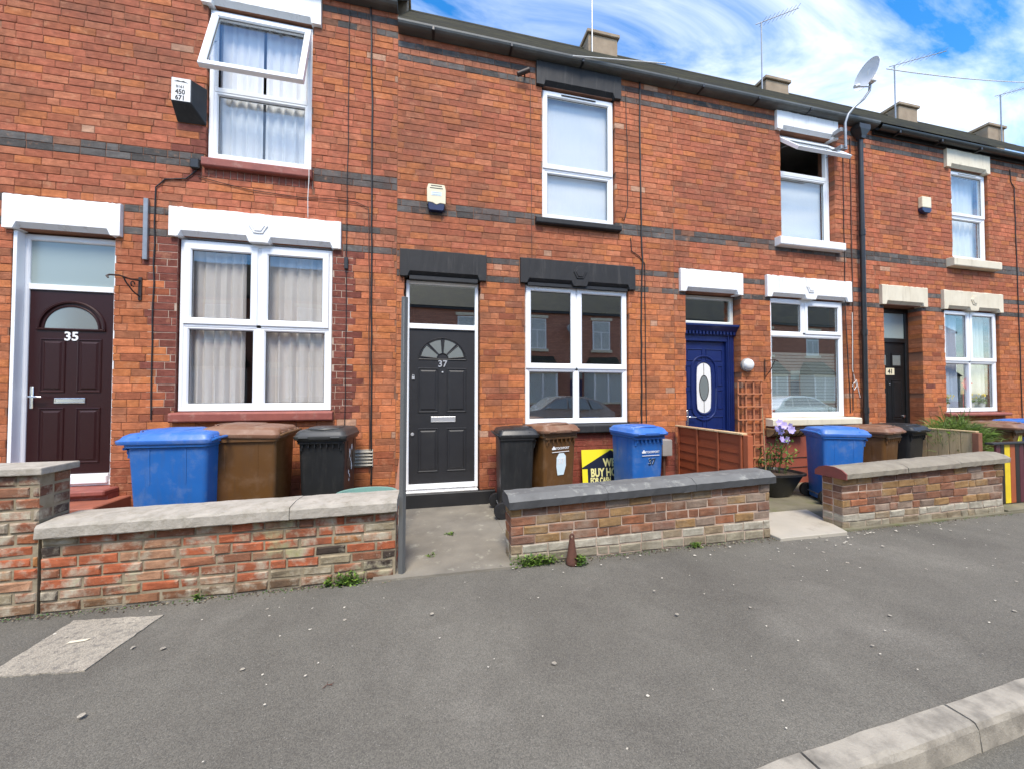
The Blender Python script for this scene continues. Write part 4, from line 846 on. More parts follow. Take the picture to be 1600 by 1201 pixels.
m = B(); m.box(-3.09, -2.545, 3.165, 3.455, .946, .995); m.build('cap_stone', 'coping_pale', gp, bev=.008, segs=2)
# a low return running on to the left, out of the picture
gl = thing('garden_wall', 'brick wall beyond the gate pier at the far left edge', 'garden wall', (-4, 3.3, 0))
garden_wall(gl, -5.2, -3.07, 3.21, 3.42, 0, .525, .075, .235, wall_tint35, 'weathered_brick', 0, 13)
gw = thing('garden_wall', 'low brick wall with dark chamfered coping and limescale stains before number 37', 'garden wall', (2.1, 3.3, 0))
garden_wall(gw, 0.715, 3.485, 3.20, 3.42, 0.0, 0.482, .0803, .235, wall_tint37, 'limed_brick', .175, 21, 'pale_mortar', .008)
tz37 = lambda x: .484 * .175 * (x - .715) / 2.77
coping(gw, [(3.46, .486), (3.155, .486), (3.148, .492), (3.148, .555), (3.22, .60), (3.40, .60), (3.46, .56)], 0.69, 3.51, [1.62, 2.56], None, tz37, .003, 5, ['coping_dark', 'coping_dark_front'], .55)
gw = thing('garden_wall', 'low brick wall with brown rounded coping before the house with the navy door', 'garden wall', (5.75, 3.3, 0))
garden_wall(gw, 4.455, 7.05, 3.20, 3.42, 0.0, 0.555, .0793, .235, wall_tint37, 'limed_brick', .14, 22, 'pale_mortar', .008)
tz39 = lambda x: .557 * .14 * (x - 4.455) / 2.6
coping(gw, [(3.47, .559), (3.150, .559), (3.144, .565), (3.144, .615), (3.19, .65), (3.27, .672), (3.36, .67), (3.43, .645), (3.47, .605)], 4.44, 7.07, [5.35, 6.2], 'coping_brown', tz39, .004, 6)
m = B(); pr = [(3.475, .557), (3.140, .557), (3.138, .62), (3.185, .656), (3.27, .679), (3.36, .677), (3.43, .652), (3.475, .61)]; m.extr(pr, 4.424, 4.4415); m.build('coping_end', 'red_paint_worn', gw)

# =================================================================== wheelie bins
def rrect(hx, y0, y1, z, r_=0.04, n=4):
    pts = []
    for cx_, cy_, a0 in ((hx - r_, y1 - r_, 0), (-hx + r_, y1 - r_, 90), (-hx + r_, y0 + r_, 180), (hx - r_, y0 + r_, 270)):
        for k in range(n + 1): a = R(a0 + 90 * k / n); pts.append((cx_ + r_ * math.cos(a), cy_ + r_ * math.sin(a), z))
    return pts
def wheelie(label, x, y, z, rz, w_, d, h, body, lid, cat='bin', deco=None, group='wheelie bins in the front yards', tilt=0.0):
    t = thing('wheelie_bin', label, cat, (x, y, z), group, True, rz)
    hx, fy, by = w_ / 2, -d / 2, d / 2; zr = h - .10
    m = B(); m.loft([rrect(hx * .80, fy * .72, by * .80, .035), rrect(hx * .815, fy * .735, by * .81, .05), rrect(hx * .87, fy * .82, by * .85, zr * .55), rrect(hx * .91, fy * .885, by * .88, zr - .05), rrect(hx * .912, fy * .888, by * .88, zr - .045)])
    bo = m.build('body', body, t, smooth=True)
    m = B(); m.loft([rrect(hx * .91, fy * .88, by * .88, zr - .048), rrect(hx * .985, fy * .95, by * .93, zr - .04), rrect(hx * .99, fy * .955, by * .94, zr + .005), rrect(hx * .93, fy * .90, by * .89, zr + .005)]); m.build('rim', body, t, smooth=True)
    for k in range(5): 
        px = -hx * .78 + hx * 1.56 * k / 4
        if k in (0, 4): B().box(px - .009, px + .009, fy * .92, fy * .86, zr - .14, zr - .04).build('rib', body, bo, bev=.004)
    for sx in (-1, 1):
        for k in (0.25, .75): yy = fy * .8 + d * .8 * k; B().add([(sx * hx * .885, yy - .006, zr * .6), (sx * hx * .925, yy - .006, zr - .05), (sx * hx * .885, yy + .006, zr * .6), (sx * hx * .925, yy + .006, zr - .05), (sx * hx * .80, yy, zr * .6), (sx * hx * .84, yy, zr - .05)], [(0, 1, 3, 2), (0, 4, 5, 1), (2, 3, 5, 4), (1, 5, 3), (0, 2, 4)]).build('rib', body, bo)
    m = B(); f2 = fy - .025; b2 = by * .97; m.loft([rrect(hx * 1.03, f2 * 1.02, b2, zr - .012, .05), rrect(hx * 1.05, f2 * 1.045, b2, zr + .004, .05), rrect(hx * 1.05, f2 * 1.045, b2, zr + .022, .05), rrect(hx * 1.0, f2 * .99, b2 * .99, zr + .035, .05), rrect(hx * .97, f2 * .95, b2 * .97, zr + .062, .06), rrect(hx * .90, f2 * .86, b2 * .92, zr + .082, .07), rrect(hx * .6, f2 * .5, b2 * .6, zr + .098, .06)])
    lo = m.build('lid', lid, t, smooth=True)
    if tilt: lo.rotation_euler = (tilt, 0, 0); lo.location = (0, by * (1 - math.cos(tilt)) * .97 + (zr + .01) * math.sin(tilt), (zr + .01) * (1 - math.cos(tilt)) - by * .97 * math.sin(tilt))
    m = B(); m.loft([rrect(hx * .66, f2 * .70, b2 * .25, zr + .080, .05), rrect(hx * .64, f2 * .68, b2 * .23, zr + .101, .05), rrect(hx * .60, f2 * .62, b2 * .2, zr + .106, .05)]); m.build('lid_panel', lid, lo, smooth=True)
    m = B(); m.tube([(-hx * .86, by * .93, zr + .03), (hx * .86, by * .93, zr + .03)], .017, 8); m.tube([(-hx * .84, by * .9, zr + .0), (-hx * .84, by * 1.08, zr + .03), (-hx * .5, by * 1.12, zr + .035), (hx * .5, by * 1.12, zr + .035), (hx * .84, by * 1.08, zr + .03), (hx * .84, by * .9, zr + .0)], .014, 8); m.build('handle', body, t, smooth=True)
    for sx in (-1, 1):
        M = [(.030, -.028), (.092, -.024), (.098, -.016), (.098, .016), (.092, .024), (.030, .028)]
        wh = B().lathe(M, (sx * hx * .93, by * .80, .098), 'x', 22).build('wheel', 'rubber', t, smooth=True); B().lathe([(.0, -.03), (.032, -.03), (.032, .03), (0, .03)], (sx * hx * .93, by * .80, .098), 'x', 12).build('hub', 'black_plastic', wh)
    B().tube([(-hx * .9, by * .80, .098), (hx * .9, by * .80, .098)], .012, 8).build('axle', 'galvanised', t)
    m = B(); m.box(-hx * .90, hx * .90, fy * .985, fy * .90, zr - .062, zr - .04); m.build('lifting_comb', body, bo, bev=.004)
    for k in range(7): px = -hx * .72 + hx * 1.44 * k / 6; B().box(px - .006, px + .006, fy * .975, fy * .87, zr - .105, zr - .05).build('rib', body, bo, bev=.002)
    for px in (-.62, 0, .62): B().box(hx * px - .03, hx * px + .03, by * .86, by * .99, zr - .005, zr + .05).build('hinge_lug', lid, lo, bev=.008)
    m = B(); m.tube([(-hx * .98, f2 * .55, zr + .048), (-hx * .80, f2 * .60, zr + .083), (-hx * .4, f2 * .80, zr + .094), (0, f2 * .86, zr + .092), (hx * .4, f2 * .80, zr + .094), (hx * .80, f2 * .60, zr + .083), (hx * .98, f2 * .55, zr + .048)], .008, 6); m.build('lid_ridge', lid, lo, smooth=True)
    for sx in (-1, 1): B().box(sx * hx * .62 - .05, sx * hx * .62 + .05, f2 * 1.085, f2 * 1.0, zr + .0, zr + .018).build('lid_grip', lid, lo, bev=.006)
    if deco: deco(t, bo, hx, fy, zr)
    return t
def face_y(fy, zr, z): return fy * (.735 + (.885 - .735) * (z - .05) / (zr - .1)) - .004
def FR(x, z, fy, zr): return Matrix.Translation((x, face_y(fy, zr, z) - .004, z)) @ Matrix.Rotation(R(90 + 3), 4, 'X')
def council(t, bo, hx, fy, zr, z, x=.0):
    m = B(); m.add([(0, 0, 0)], []); q = [(-.105 + a, b) for a, b in ((-.028, -.012), (.026, -.012), (.03, .004), (.016, .01), (.010, .026), (-.008, .03), (-.018, .012), (-.03, .006))]
    mm = B(); mm.v = [(a + x, 0, b) for a, b in q]; mm.f = [tuple(range(8))]; mm.m = [0]; mm.xf(Matrix.Translation((0, face_y(fy, zr, z) - .005, z))); mm.build('emblem', 'white_paint', bo)
    textmesh('lettering', 'STOCKPORT', .038, 'white_paint', FR(x + .02, z, fy, zr), bo, .0008, .0008)
    B().box(x - .13, x + .13, face_y(fy, zr, z - .045) - .006, face_y(fy, zr, z - .045) - .002, z - .047, z - .040).build('rule_line', 'white_paint', bo)
def deco_blue37(t, bo, hx, fy, zr):
    council(t, bo, hx, fy, zr, .735, .03); textmesh('lettering', '37', .105, 'digit_blue', FR(.05, .61, fy, zr), bo, .001, .004)
    textmesh('lettering', '37', .105, 'white_paint', FR(.045, .614, fy, zr) @ Matrix.Translation((0, 0, -.0015)), bo, .0008, .001)
def deco_brown37(t, bo, hx, fy, zr):
    council(t, bo, hx, fy, zr, .80, -.0)
    q = [(-.05, -.17), (.042, -.17), (.075, -.06), (.07, .06), (.035, .10), (-.035, .10), (-.07, .05), (-.072, -.06)]
    B().add([(a + .01, face_y(fy, zr, .64 + b) - .005, .64 + b) for a, b in q], [tuple(range(8))]).build('sticker', 'sticker', bo); textmesh('lettering', '37', .10, 'white_paint', FR(.01, .64, fy, zr) @ Matrix.Translation((0, 0, .002)), bo, .0008, .004)
def deco_41(t, bo, hx, fy, zr): textmesh('lettering', '41', .22, 'digit_yellow', FR(.03, .72, fy, zr), bo, .001, .008, .8)
def deco_41b(t, bo, hx, fy, zr): textmesh('lettering', '41', .22, 'digit_yellow', FR(.0, .76, fy, zr), bo, .001, .008, .8)
def splash(t, bo, hx, fy, zr):
    r = random.Random(4); m = B()
    for k in range(9):
        z = .42 + .045 * k; yy = r.uniform(-.06, .07); s_ = r.uniform(.014, .03); X = hx * (.81 + .10 * z / zr) + .004
        m.add([(X, yy + s_ * math.cos(a), z + 1.4 * s_ * math.sin(a)) for a in (0, .9, 2, 3, 4.2, 5.3)], [(0, 1, 2, 3, 4, 5)])
    m.build('painted_marking', 'sticker', bo)
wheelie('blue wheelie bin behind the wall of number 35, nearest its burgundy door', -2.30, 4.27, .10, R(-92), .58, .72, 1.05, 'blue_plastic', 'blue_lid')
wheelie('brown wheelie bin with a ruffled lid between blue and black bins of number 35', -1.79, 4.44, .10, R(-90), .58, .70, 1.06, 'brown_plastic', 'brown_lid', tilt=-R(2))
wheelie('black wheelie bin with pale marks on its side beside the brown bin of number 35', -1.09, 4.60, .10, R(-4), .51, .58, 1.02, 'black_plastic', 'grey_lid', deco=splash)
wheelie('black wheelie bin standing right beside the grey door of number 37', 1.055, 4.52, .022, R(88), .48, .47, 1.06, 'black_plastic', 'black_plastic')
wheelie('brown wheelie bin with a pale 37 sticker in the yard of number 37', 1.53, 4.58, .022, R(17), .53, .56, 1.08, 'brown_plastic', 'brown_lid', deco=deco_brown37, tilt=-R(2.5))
wheelie('blue wheelie bin numbered 37 beside the yellow sign board', 2.70, 4.44, .022, R(5), .50, .56, 1.06, 'blue_plastic', 'blue_lid', deco=deco_blue37)
wheelie('blue wheelie bin with a wheel showing, behind the wall with the brown coping', 5.47, 4.03, .016, R(66), .48, .55, 1.02, 'blue_plastic', 'blue_lid')
wheelie('brown wheelie bin between blue and black bins behind the brown coping', 6.45, 4.25, .016, R(14), .52, .58, 1.0, 'brown_plastic', 'brown_lid', tilt=-R(1.5))
wheelie('black wheelie bin beside the vertical board fence, behind the brown coping', 7.28, 4.43, .016, R(10), .50, .56, 1.0, 'black_plastic', 'black_plastic')
wheelie('brown wheelie bin with yellow number 41 painted on its front', 9.15, 4.25, .014, R(10), .52, .58, 1.02, 'brown_plastic', 'brown_lid', deco=deco_41)
wheelie('blue wheelie bin at the right picture edge beside the brown bin numbered 41', 9.98, 4.30, .014, R(8), .52, .58, 1.04, 'blue_plastic', 'blue_lid', deco=deco_41b)

# =================================================================== yard things
# for-sale style board
sb = thing('sign_board', 'yellow and navy board reading BUY HOUSES FOR CASH leaning under the window', 'sign', (2.4, 4.8, .022), local=True); sb.rotation_euler = (R(-6), 0, 0); sb.location = (2.45, 4.83, .022)
bx0, bx1, bz = -.34, .62, .68
sb.location.x = 2.455
B().box(bx0, bx1, 0, .006, 0, bz).build('board', 'sign_yellow', sb, bev=.001)
B().prism([(bx0 + .0, bz - .245), (bx0 + .44, bz - .012), (bx1, bz - .25), (bx1, .2), (bx0 + .08, .2), (bx0 + .08, bz - .262), (bx0, bz - .262)], -.003, -.0005).build('navy_panel', 'sign_navy', sb)
B().box(bx0 + .08, bx1 - .10, -.0035, -.0005, .10, .185).build('navy_panel', 'sign_cream', sb)
TF = lambda x, z, y=-.0045: Matrix.Translation((x, y, z)) @ Matrix.Rotation(R(90), 4, 'X')
textmesh('lettering', 'WE', .15, 'sign_cream', TF(.075, .49), sb, .0008, .006, .80); textmesh('lettering', 'BUY HOUSES', .155, 'sign_cream', TF(.10, .355), sb, .0008, .006, .70)
textmesh('lettering', 'FOR CASH..', .10, 'sign_cream', TF(-.055, .250), sb, .0008, .005, .66)
# meter box
mb = thing('meter_box', 'grey meter box on the wall between the blue bin and red fence', 'meter box', (3.46, 4.95, .55))
B().box(3.385, 3.545, 4.86, 4.998, .57, .81).build('case', 'meter_grey', mb, bev=.012, segs=2); B().tube([(3.45, 4.93, .0), (3.45, 4.93, .57)], .02, 8).build('conduit', 'cable_brown', mb)
# red overlap fence panel on the party line
fp = thing('fence_panel', 'low red-brown overlap fence panel between the blue bin and navy door', 'fence', (3.68, 4.3, .02))
for k in range(8):
    z = .06 + .118 * k; B().add([(3.664, 3.72, z), (3.664, 4.90, z + .004), (3.690, 4.90, z + .004), (3.690, 3.72, z), (3.676, 3.72, z + .135), (3.676, 4.90, z + .139), (3.692, 4.90, z + .139), (3.692, 3.72, z + .135)], [(0, 1, 2, 3), (7, 6, 5, 4), (0, 4, 5, 1), (1, 5, 6, 2), (2, 6, 7, 3), (3, 7, 4, 0)]).build('board', 'fence_red', fp)
for y in (3.735, 4.10, 4.48, 4.87): B().box(3.650, 3.664, y - .014, y + .014, .03, 1.0).build('batten', 'fence_batten', fp, bev=.003)
B().box(3.635, 3.715, 3.70, 4.92, 1.0, 1.022).build('capping_rail', 'raw_timber', fp, bev=.003); B().box(3.66, 3.735, 3.64, 3.712, .02, 1.0).build('post', 'fence_batten', fp, bev=.004)
# trellis
tr = thing('trellis', 'orange wooden trellis fixed to the wall beside the navy door', 'trellis', (5.05, 4.95, .4))
for k in range(4): x = 4.815 + .148 * k; B().box(x - .011, x + .011, 4.955, 4.97, .32, 1.70).build('slat', 'trellis_wood', tr, bev=.002)
for k in range(7): z = 1.69 - .205 * k; B().box(4.80, 5.275, 4.940, 4.955, z - .011, z + .011).build('slat', 'trellis_wood', tr, bev=.002)
# bulkhead lamp
lp = thing('wall_lamp', 'round white bulkhead lamp on the wall above the trellis', 'lamp', (5.0, 4.96, 1.94))
B().lathe([(0, .0), (.105, .0), (.108, .035), (.095, .045)], (5.005, 4.995, 1.945), 'y', 24).build('base', 'meter_grey', lp, smooth=True)
B().lathe([(.092, .04), (.088, .07), (.065, .095), (.03, .107), (0, .109)], (5.005, 4.995, 1.945), 'y', 24).build('diffuser', 'white_plastic', lp, smooth=True)
# iron bracket beside the lower window
bk = tag(B().tube([(5.36, 4.98, 2.05), (5.36, 4.98, 1.72)], .008, 6).tube([(5.36, 4.97, 2.02), (5.36, 4.80, 2.02), (5.36, 4.74, 1.99)], .007, 6).tube([(5.36, 4.97, 1.76), (5.36, 4.88, 1.86), (5.36, 4.80, 2.01)], .006, 6).build('hanging_bracket', 'iron', smooth=True), 'black iron bracket at the left edge of the window above the cream sill', 'bracket')
# wall basket trough
ht = thing('wall_basket', 'iron trough basket with coco liner under the cream sill', 'basket', (5.75, 4.85, .85))
m = B(); secs = []
for x in [5.36 + .7 * i / 10 for i in range(11)]: secs.append([(x, 4.985 - .17 * math.sin(R(a)) if a <= 90 else 4.985 - .17, 0) for a in ()])
prof = [(4.985, .93)] + [(4.985 - .17 * math.sin(R(a)), .93 - .15 * math.cos(R(a))) for a in range(0, 91, 15)]
m = B(); m.extr([(4.985, .93), (4.985, .80)] + [(4.985 - .165 * math.sin(R(a)), .93 - .14 * math.cos(R(a))) for a in range(10, 91, 16)], 5.37, 6.05); m.build('liner', 'coco', ht, bev=.005)
for k in range(8): x = 5.365 + .0985 * k; B().tube([(x, 4.985 - .175 * math.sin(R(a)), .935 - .152 * math.cos(R(a))) for a in range(0, 91, 15)], .006, 6).build('bar', 'iron', ht)
B().tube([(5.36, 4.985, .94), (5.36, 4.81, .94), (6.06, 4.81, .94), (6.06, 4.985, .94)], .008, 6).build('rim', 'iron', ht)
# planter with purple flowers
pl = thing('planter', 'black plastic planter bowl standing before the red dado', 'planter', (4.93, 4.45, .02))
m = B(); P_ = lambda s_, z: [(4.93 + a * s_, 4.46 + b * s_ * .8, z) for a, b in [(math.copysign(abs(math.cos(t)) ** .55, math.cos(t)), math.copysign(abs(math.sin(t)) ** .55, math.sin(t))) for t in [2 * math.pi * k / 24 for k in range(24)]]]
m.loft([P_(.17, .02), P_(.19, .05), P_(.33, .33), P_(.365, .335), P_(.365, .365), P_(.335, .365), P_(.31, .32)]); m.build('bowl', 'black_plastic', pl, smooth=True)
B().add(P_(.315, .335), [tuple(range(24))]).build('soil', 'soil', pl)
def leafq(m, c, d, up, l, w_, mi=0):
    c, d, up = Vector(c), Vector(d).normalized(), Vector(up); s_ = d.cross(up)
    s_ = s_.normalized() if s_.length > 1e-4 else d.orthogonal().normalized(); n_ = s_.cross(d)
    m.add([c, c + d * l * .35 + s_ * w_ * .5 + n_ * l * .05, c + d * l, c + d * l * .35 - s_ * w_ * .5 + n_ * l * .05], [(0, 1, 2, 3)], mi)
def rdir(r, zmin=-.2): 
    a = r.uniform(0, 2 * math.pi); z = r.uniform(zmin, 1); q = math.sqrt(max(0, 1 - z * z)); return Vector((q * math.cos(a), q * math.sin(a), z))
fl = thing('flowering_plant', 'purple flowering plant climbing a cane out of the black planter', 'plant', (4.93, 4.45, .33)); r = random.Random(8)
B().tube([(4.75, 4.42, .3), (4.72, 4.44, 1.28)], .007, 6).build('cane', 'cane', fl)
m = B(); lv = B(); pt = B()
for k in range(16):
    b0 = Vector((4.93 + r.uniform(-.2, .2), 4.46 + r.uniform(-.14, .14), .33)); t1 = Vector((4.93 + r.uniform(-.22, .24), 4.42 + r.uniform(-.14, .1), r.uniform(.6, 1.0))); md = (b0 + t1) / 2 + Vector((r.uniform(-.06, .06), r.uniform(-.05, .05), .03)); m.tube([b0, md, t1], .004, 5)
    for q in range(16):
        s_ = r.uniform(.15, 1); p = b0.lerp(t1, s_) + Vector((r.uniform(-.05, .05), r.uniform(-.05, .05), r.uniform(-.03, .03))); leafq(lv, p, rdir(r), (0, 0, 1), r.uniform(.04, .075), r.uniform(.022, .04), r.randrange(2))
m.build('stem', 'leaf', fl); lv.build('leaves', ['leaf', 'leaf_bright'], fl)
for k in range(11):
    c = Vector((4.98 + r.uniform(-.10, .20), 4.28 + r.uniform(-.05, .12), r.uniform(.80, 1.06))) if k > 1 else Vector((4.86 + .05 * k, 4.3, 1.08 - .03 * k)); f = B(); ax = Vector((r.uniform(-.5, .3), -1, r.uniform(-.2, .5))).normalized(); u = ax.orthogonal().normalized(); v_ = ax.cross(u)
    for q in range(6): a = 2 * math.pi * q / 6; leafq(f, c, u * math.cos(a) + v_ * math.sin(a) + ax * .3, ax, .062, .06)
    f.build('flower', 'petal', fl)
# vertical board fence between the two right-hand yards
bf = thing('board_fence', 'low fence of pale vertical boards beside the black bin on the right', 'fence', (7.85, 4.1, .02))
for k in range(9): y = 3.83 + .128 * k; B().box(7.80, 7.822, y + .003, y + .125, .02, .915 + .008 * k).build('board', 'raw_timber', bf, bev=.004)
B().box(7.79, 7.86, 3.79, 5.0, .925, .945).build('capping_rail', 'raw_timber', bf, bev=.003).rotation_euler = (0, 0, 0); B().box(7.775, 7.855, 3.755, 3.825, .02, .92).build('post', 'timber_brown', bf, bev=.004)
# grassy shrub behind it
gs = thing('shrub', 'feathery green shrub growing behind the pale board fence', 'shrub', (8.30, 4.3, .02)); r = random.Random(19); m = B(); st = B()
for k in range(6500):
    c = Vector((8.10 + r.gauss(0, .12), 4.17 + r.gauss(0, .13), .78 + r.gauss(0, .10))); d = Vector((c.x - 8.10 + r.uniform(-.25, .25), c.y - 4.17 + r.uniform(-.25, .25) - .06, r.uniform(.1, .75))).normalized(); l = r.uniform(.09, .19); s_ = d.cross(Vector((r.uniform(-1, 1), r.uniform(-1, 1), .3))).normalized() * r.uniform(.0018, .0034)
    p1 = c + d * l * .6; p2 = p1 + (d + Vector((0, 0, -.75))).normalized() * l * .5; m.add([c - s_, c + s_, p1 + s_ * .8, p2, p1 - s_ * .8], [(0, 1, 2, 3, 4)], r.randrange(2))
for k in range(10): a = r.uniform(0, 6.28); st.tube([(8.10 + .05 * math.cos(a), 4.17 + .05 * math.sin(a), .02), (8.10 + .16 * math.cos(a), 4.17 + .16 * math.sin(a), .6)], .008, 5)
for k in range(9):
    a = r.uniform(-.5, .5); b = r.uniform(-.3, .2); p = Vector((8.12 + a * .3, 4.17 + b * .3, .7)); e = p + Vector((a * .45, b * .4, r.uniform(.35, .62))); st.tube([p, (p + e) / 2 + Vector((0, 0, .05)), e], .003, 4)
    for q in range(40): s_ = r.random(); leafq(m, p.lerp(e, s_), rdir(r, 0), (0, 0, 1), r.uniform(.03, .07), .006, 0)
m.build('foliage', ['grass_blade', 'leaf_bright'], gs); st.build('stem', 'leaf', gs)
# window-box flowers and a red ornament inside the window of 41
for i, x in enumerate((9.75, 10.45, 10.75)):
    f = thing('potted_flowers', ['small yellow flowers standing at the left inside the lower window of number 41', 'small yellow flowers in the middle inside the lower window of number 41', 'small yellow flowers at the right inside the lower window of number 41'][i], 'flowers', (x, 5.14, 1.19)); m = B(); r = random.Random(i)
    B().lathe([(.0, 0), (.045, 0), (.06, .1), (.05, .1), (0, .09)], (x, 5.15, 1.19), 'z', 14).build('pot', 'white_plastic', f)
    for k in range(60): leafq(m, (x + r.gauss(0, .05), 5.15 + r.gauss(0, .025), 1.28 + r.random() * .12), rdir(r), (0, 0, 1), .06, .03)
    m.build('leaves', 'leaf_bright', f); m = B()
    for k in range(12):
        c = Vector((x + r.gauss(0, .07), 5.12 + r.gauss(0, .02), 1.38 + r.random() * .10))
        for q in range(5): leafq(m, c, (math.cos(q * 1.26), -.2, math.sin(q * 1.26)), (0, -1, 0), .028, .024)
    m.build('flower', 'petal_yellow', f)
rb = B(); r = random.Random(2); rb.tube([(10.22, 5.13, 1.19), (10.22, 5.13, 1.56)], .006, 6)
for k in range(12): a = k * .524; leafq(rb, (10.25, 5.12, 1.68), (math.cos(a), -.2, math.sin(a)), (0, -1, 0), .13 if k % 3 else .17, .09)
tag(rb.build('red_ornament', 'petal_red'), 'red flower-shaped ornament on a stick inside the lower window of number 41', 'ornament')
# striped fence
sf = thing('striped_fence', 'fence of yellow, black and orange painted vertical boards at the right edge', 'fence', (7.6, 3.4, .02))
cols = ['stripe_maroon', 'stripe_black', 'stripe_yellow', 'stripe_orange', 'stripe_black']; x = 7.215; k = 0
while x < 9.6:
    wd = (.085, .075, .105, .10, .085)[k % 5]; B().box(x + .002, x + wd - .002, 3.33, 3.352, .06, .83).build('board', cols[k % 5], sf, bev=.003); x += wd; k += 1
B().box(7.10, 9.65, 3.30, 3.38, .83, .855).build('top_rail', 'black_paint', sf, bev=.004); B().box(7.14, 9.6, 3.353, 3.38, .18, .25).build('back_rail', 'timber_brown', sf); B().box(7.14, 9.6, 3.353, 3.38, .62, .69).build('back_rail', 'timber_brown', sf)
sheet('threshold_slab', [(7.06, 3.17), (9.7, 3.17), (9.7, 3.45), (7.06, 3.45)], .045, 'mossy_concrete', .1, .006)
# grey post and timber plank beside the path of 37
gpz = thing('metal_post', 'tall narrow grey metal post at the end of the wall of number 35', 'post', (-.2, 3.2, 0))
m = B(); m.add([(-.232, 3.215, .0), (-.198, 3.195, .0), (-.172, 3.225, .0), (-.206, 3.245, .0), (-.218, 3.205, 2.30), (-.190, 3.19, 2.30), (-.162, 3.22, 2.30), (-.190, 3.235, 2.30)], [(3, 2, 1, 0), (4, 5, 6, 7), (0, 1, 5, 4), (1, 2, 6, 5), (2, 3, 7, 6), (3, 0, 4, 7)]); m.build('shaft', 'grey_metal', gpz, bev=.003)
B().box(-.197, -.193, 3.188, 3.20, 1.75, 2.28).build('slot', 'galvanised', gpz)
tag(B().add([(-.36, 3.55, .02), (-.30, 3.55, .02), (-.30, 3.58, .02), (-.36, 3.58, .02), (-.315, 4.55, .80), (-.255, 4.55, .80), (-.255, 4.58, .80), (-.315, 4.58, .80)], [(3, 2, 1, 0), (4, 5, 6, 7), (0, 1, 5, 4), (1, 2, 6, 5), (2, 3, 7, 6), (3, 0, 4, 7)]).build('timber_plank', 'timber_brown', bev=.003), 'brown timber plank leaning behind the tall grey post', 'plank')
# teal basin
m = B(); C_ = lambda s_, z: [(-.56 + .27 * s_ * math.cos(2 * math.pi * k / 28), 3.78 + .2 * s_ * math.sin(2 * math.pi * k / 28), z) for k in range(28)]
m.loft([C_(.75, .36), C_(.95, .54), C_(1.02, .545), C_(1.02, .56), C_(.93, .555), C_(.75, .38)]); bs = m.build('basin', 'teal_plastic', smooth=True); tag(bs, 'pale teal plastic basin peeping over the wall of number 35', 'basin')
m = B(); m.box(-.80, -.42, 3.62, 3.95, .10, .36); tag(m.build('storage_crate', 'timber_brown', bev=.01), 'wooden crate carrying the teal basin behind the wall', 'crate')
# air vent grille on 35
av = thing('air_vent', 'old stone louvre air vent low on the wall beside the black bin', 'vent', (-.79, 4.99, .68))
B().box(-.91, -.67, 4.985, 5.0, .57, .79).build('frame', 'stone_vent', av, bev=.003)
for k in range(5): z = .585 + .041 * k; B().add([(-.905, 4.985, z), (-.675, 4.985, z), (-.675, 4.968, z + .006), (-.905, 4.968, z + .006), (-.905, 4.985, z + .026), (-.675, 4.985, z + .026)], [(0, 1, 2, 3), (3, 2, 5, 4), (0, 3, 4), (1, 5, 2)]).build('louvre', 'stone_vent', av)
# rusty cone stub
cs = thing('rusty_stub', 'rusty iron cone-shaped stub with a hole standing against the dark coped wall', 'bollard', (1.245, 3.10, 0))
m = B(); m.lathe([(.0, 0), (.052, 0), (.056, .01), (.050, .03), (.024, .205), (.022, .215)], (1.245, 3.10, 0), 'z', 18); m.build('cone', 'rust', cs, smooth=True)
m = B(); m.tube([(1.245 + .017 * math.cos(a), 3.10, .237 + .020 * math.sin(a)) for a in [2 * math.pi * k / 14 for k in range(15)]], .009, 8); m.build('eyelet', 'rust', cs, smooth=True)
# sandy pier stub left of the 37 doorstep bins (pale wall base)

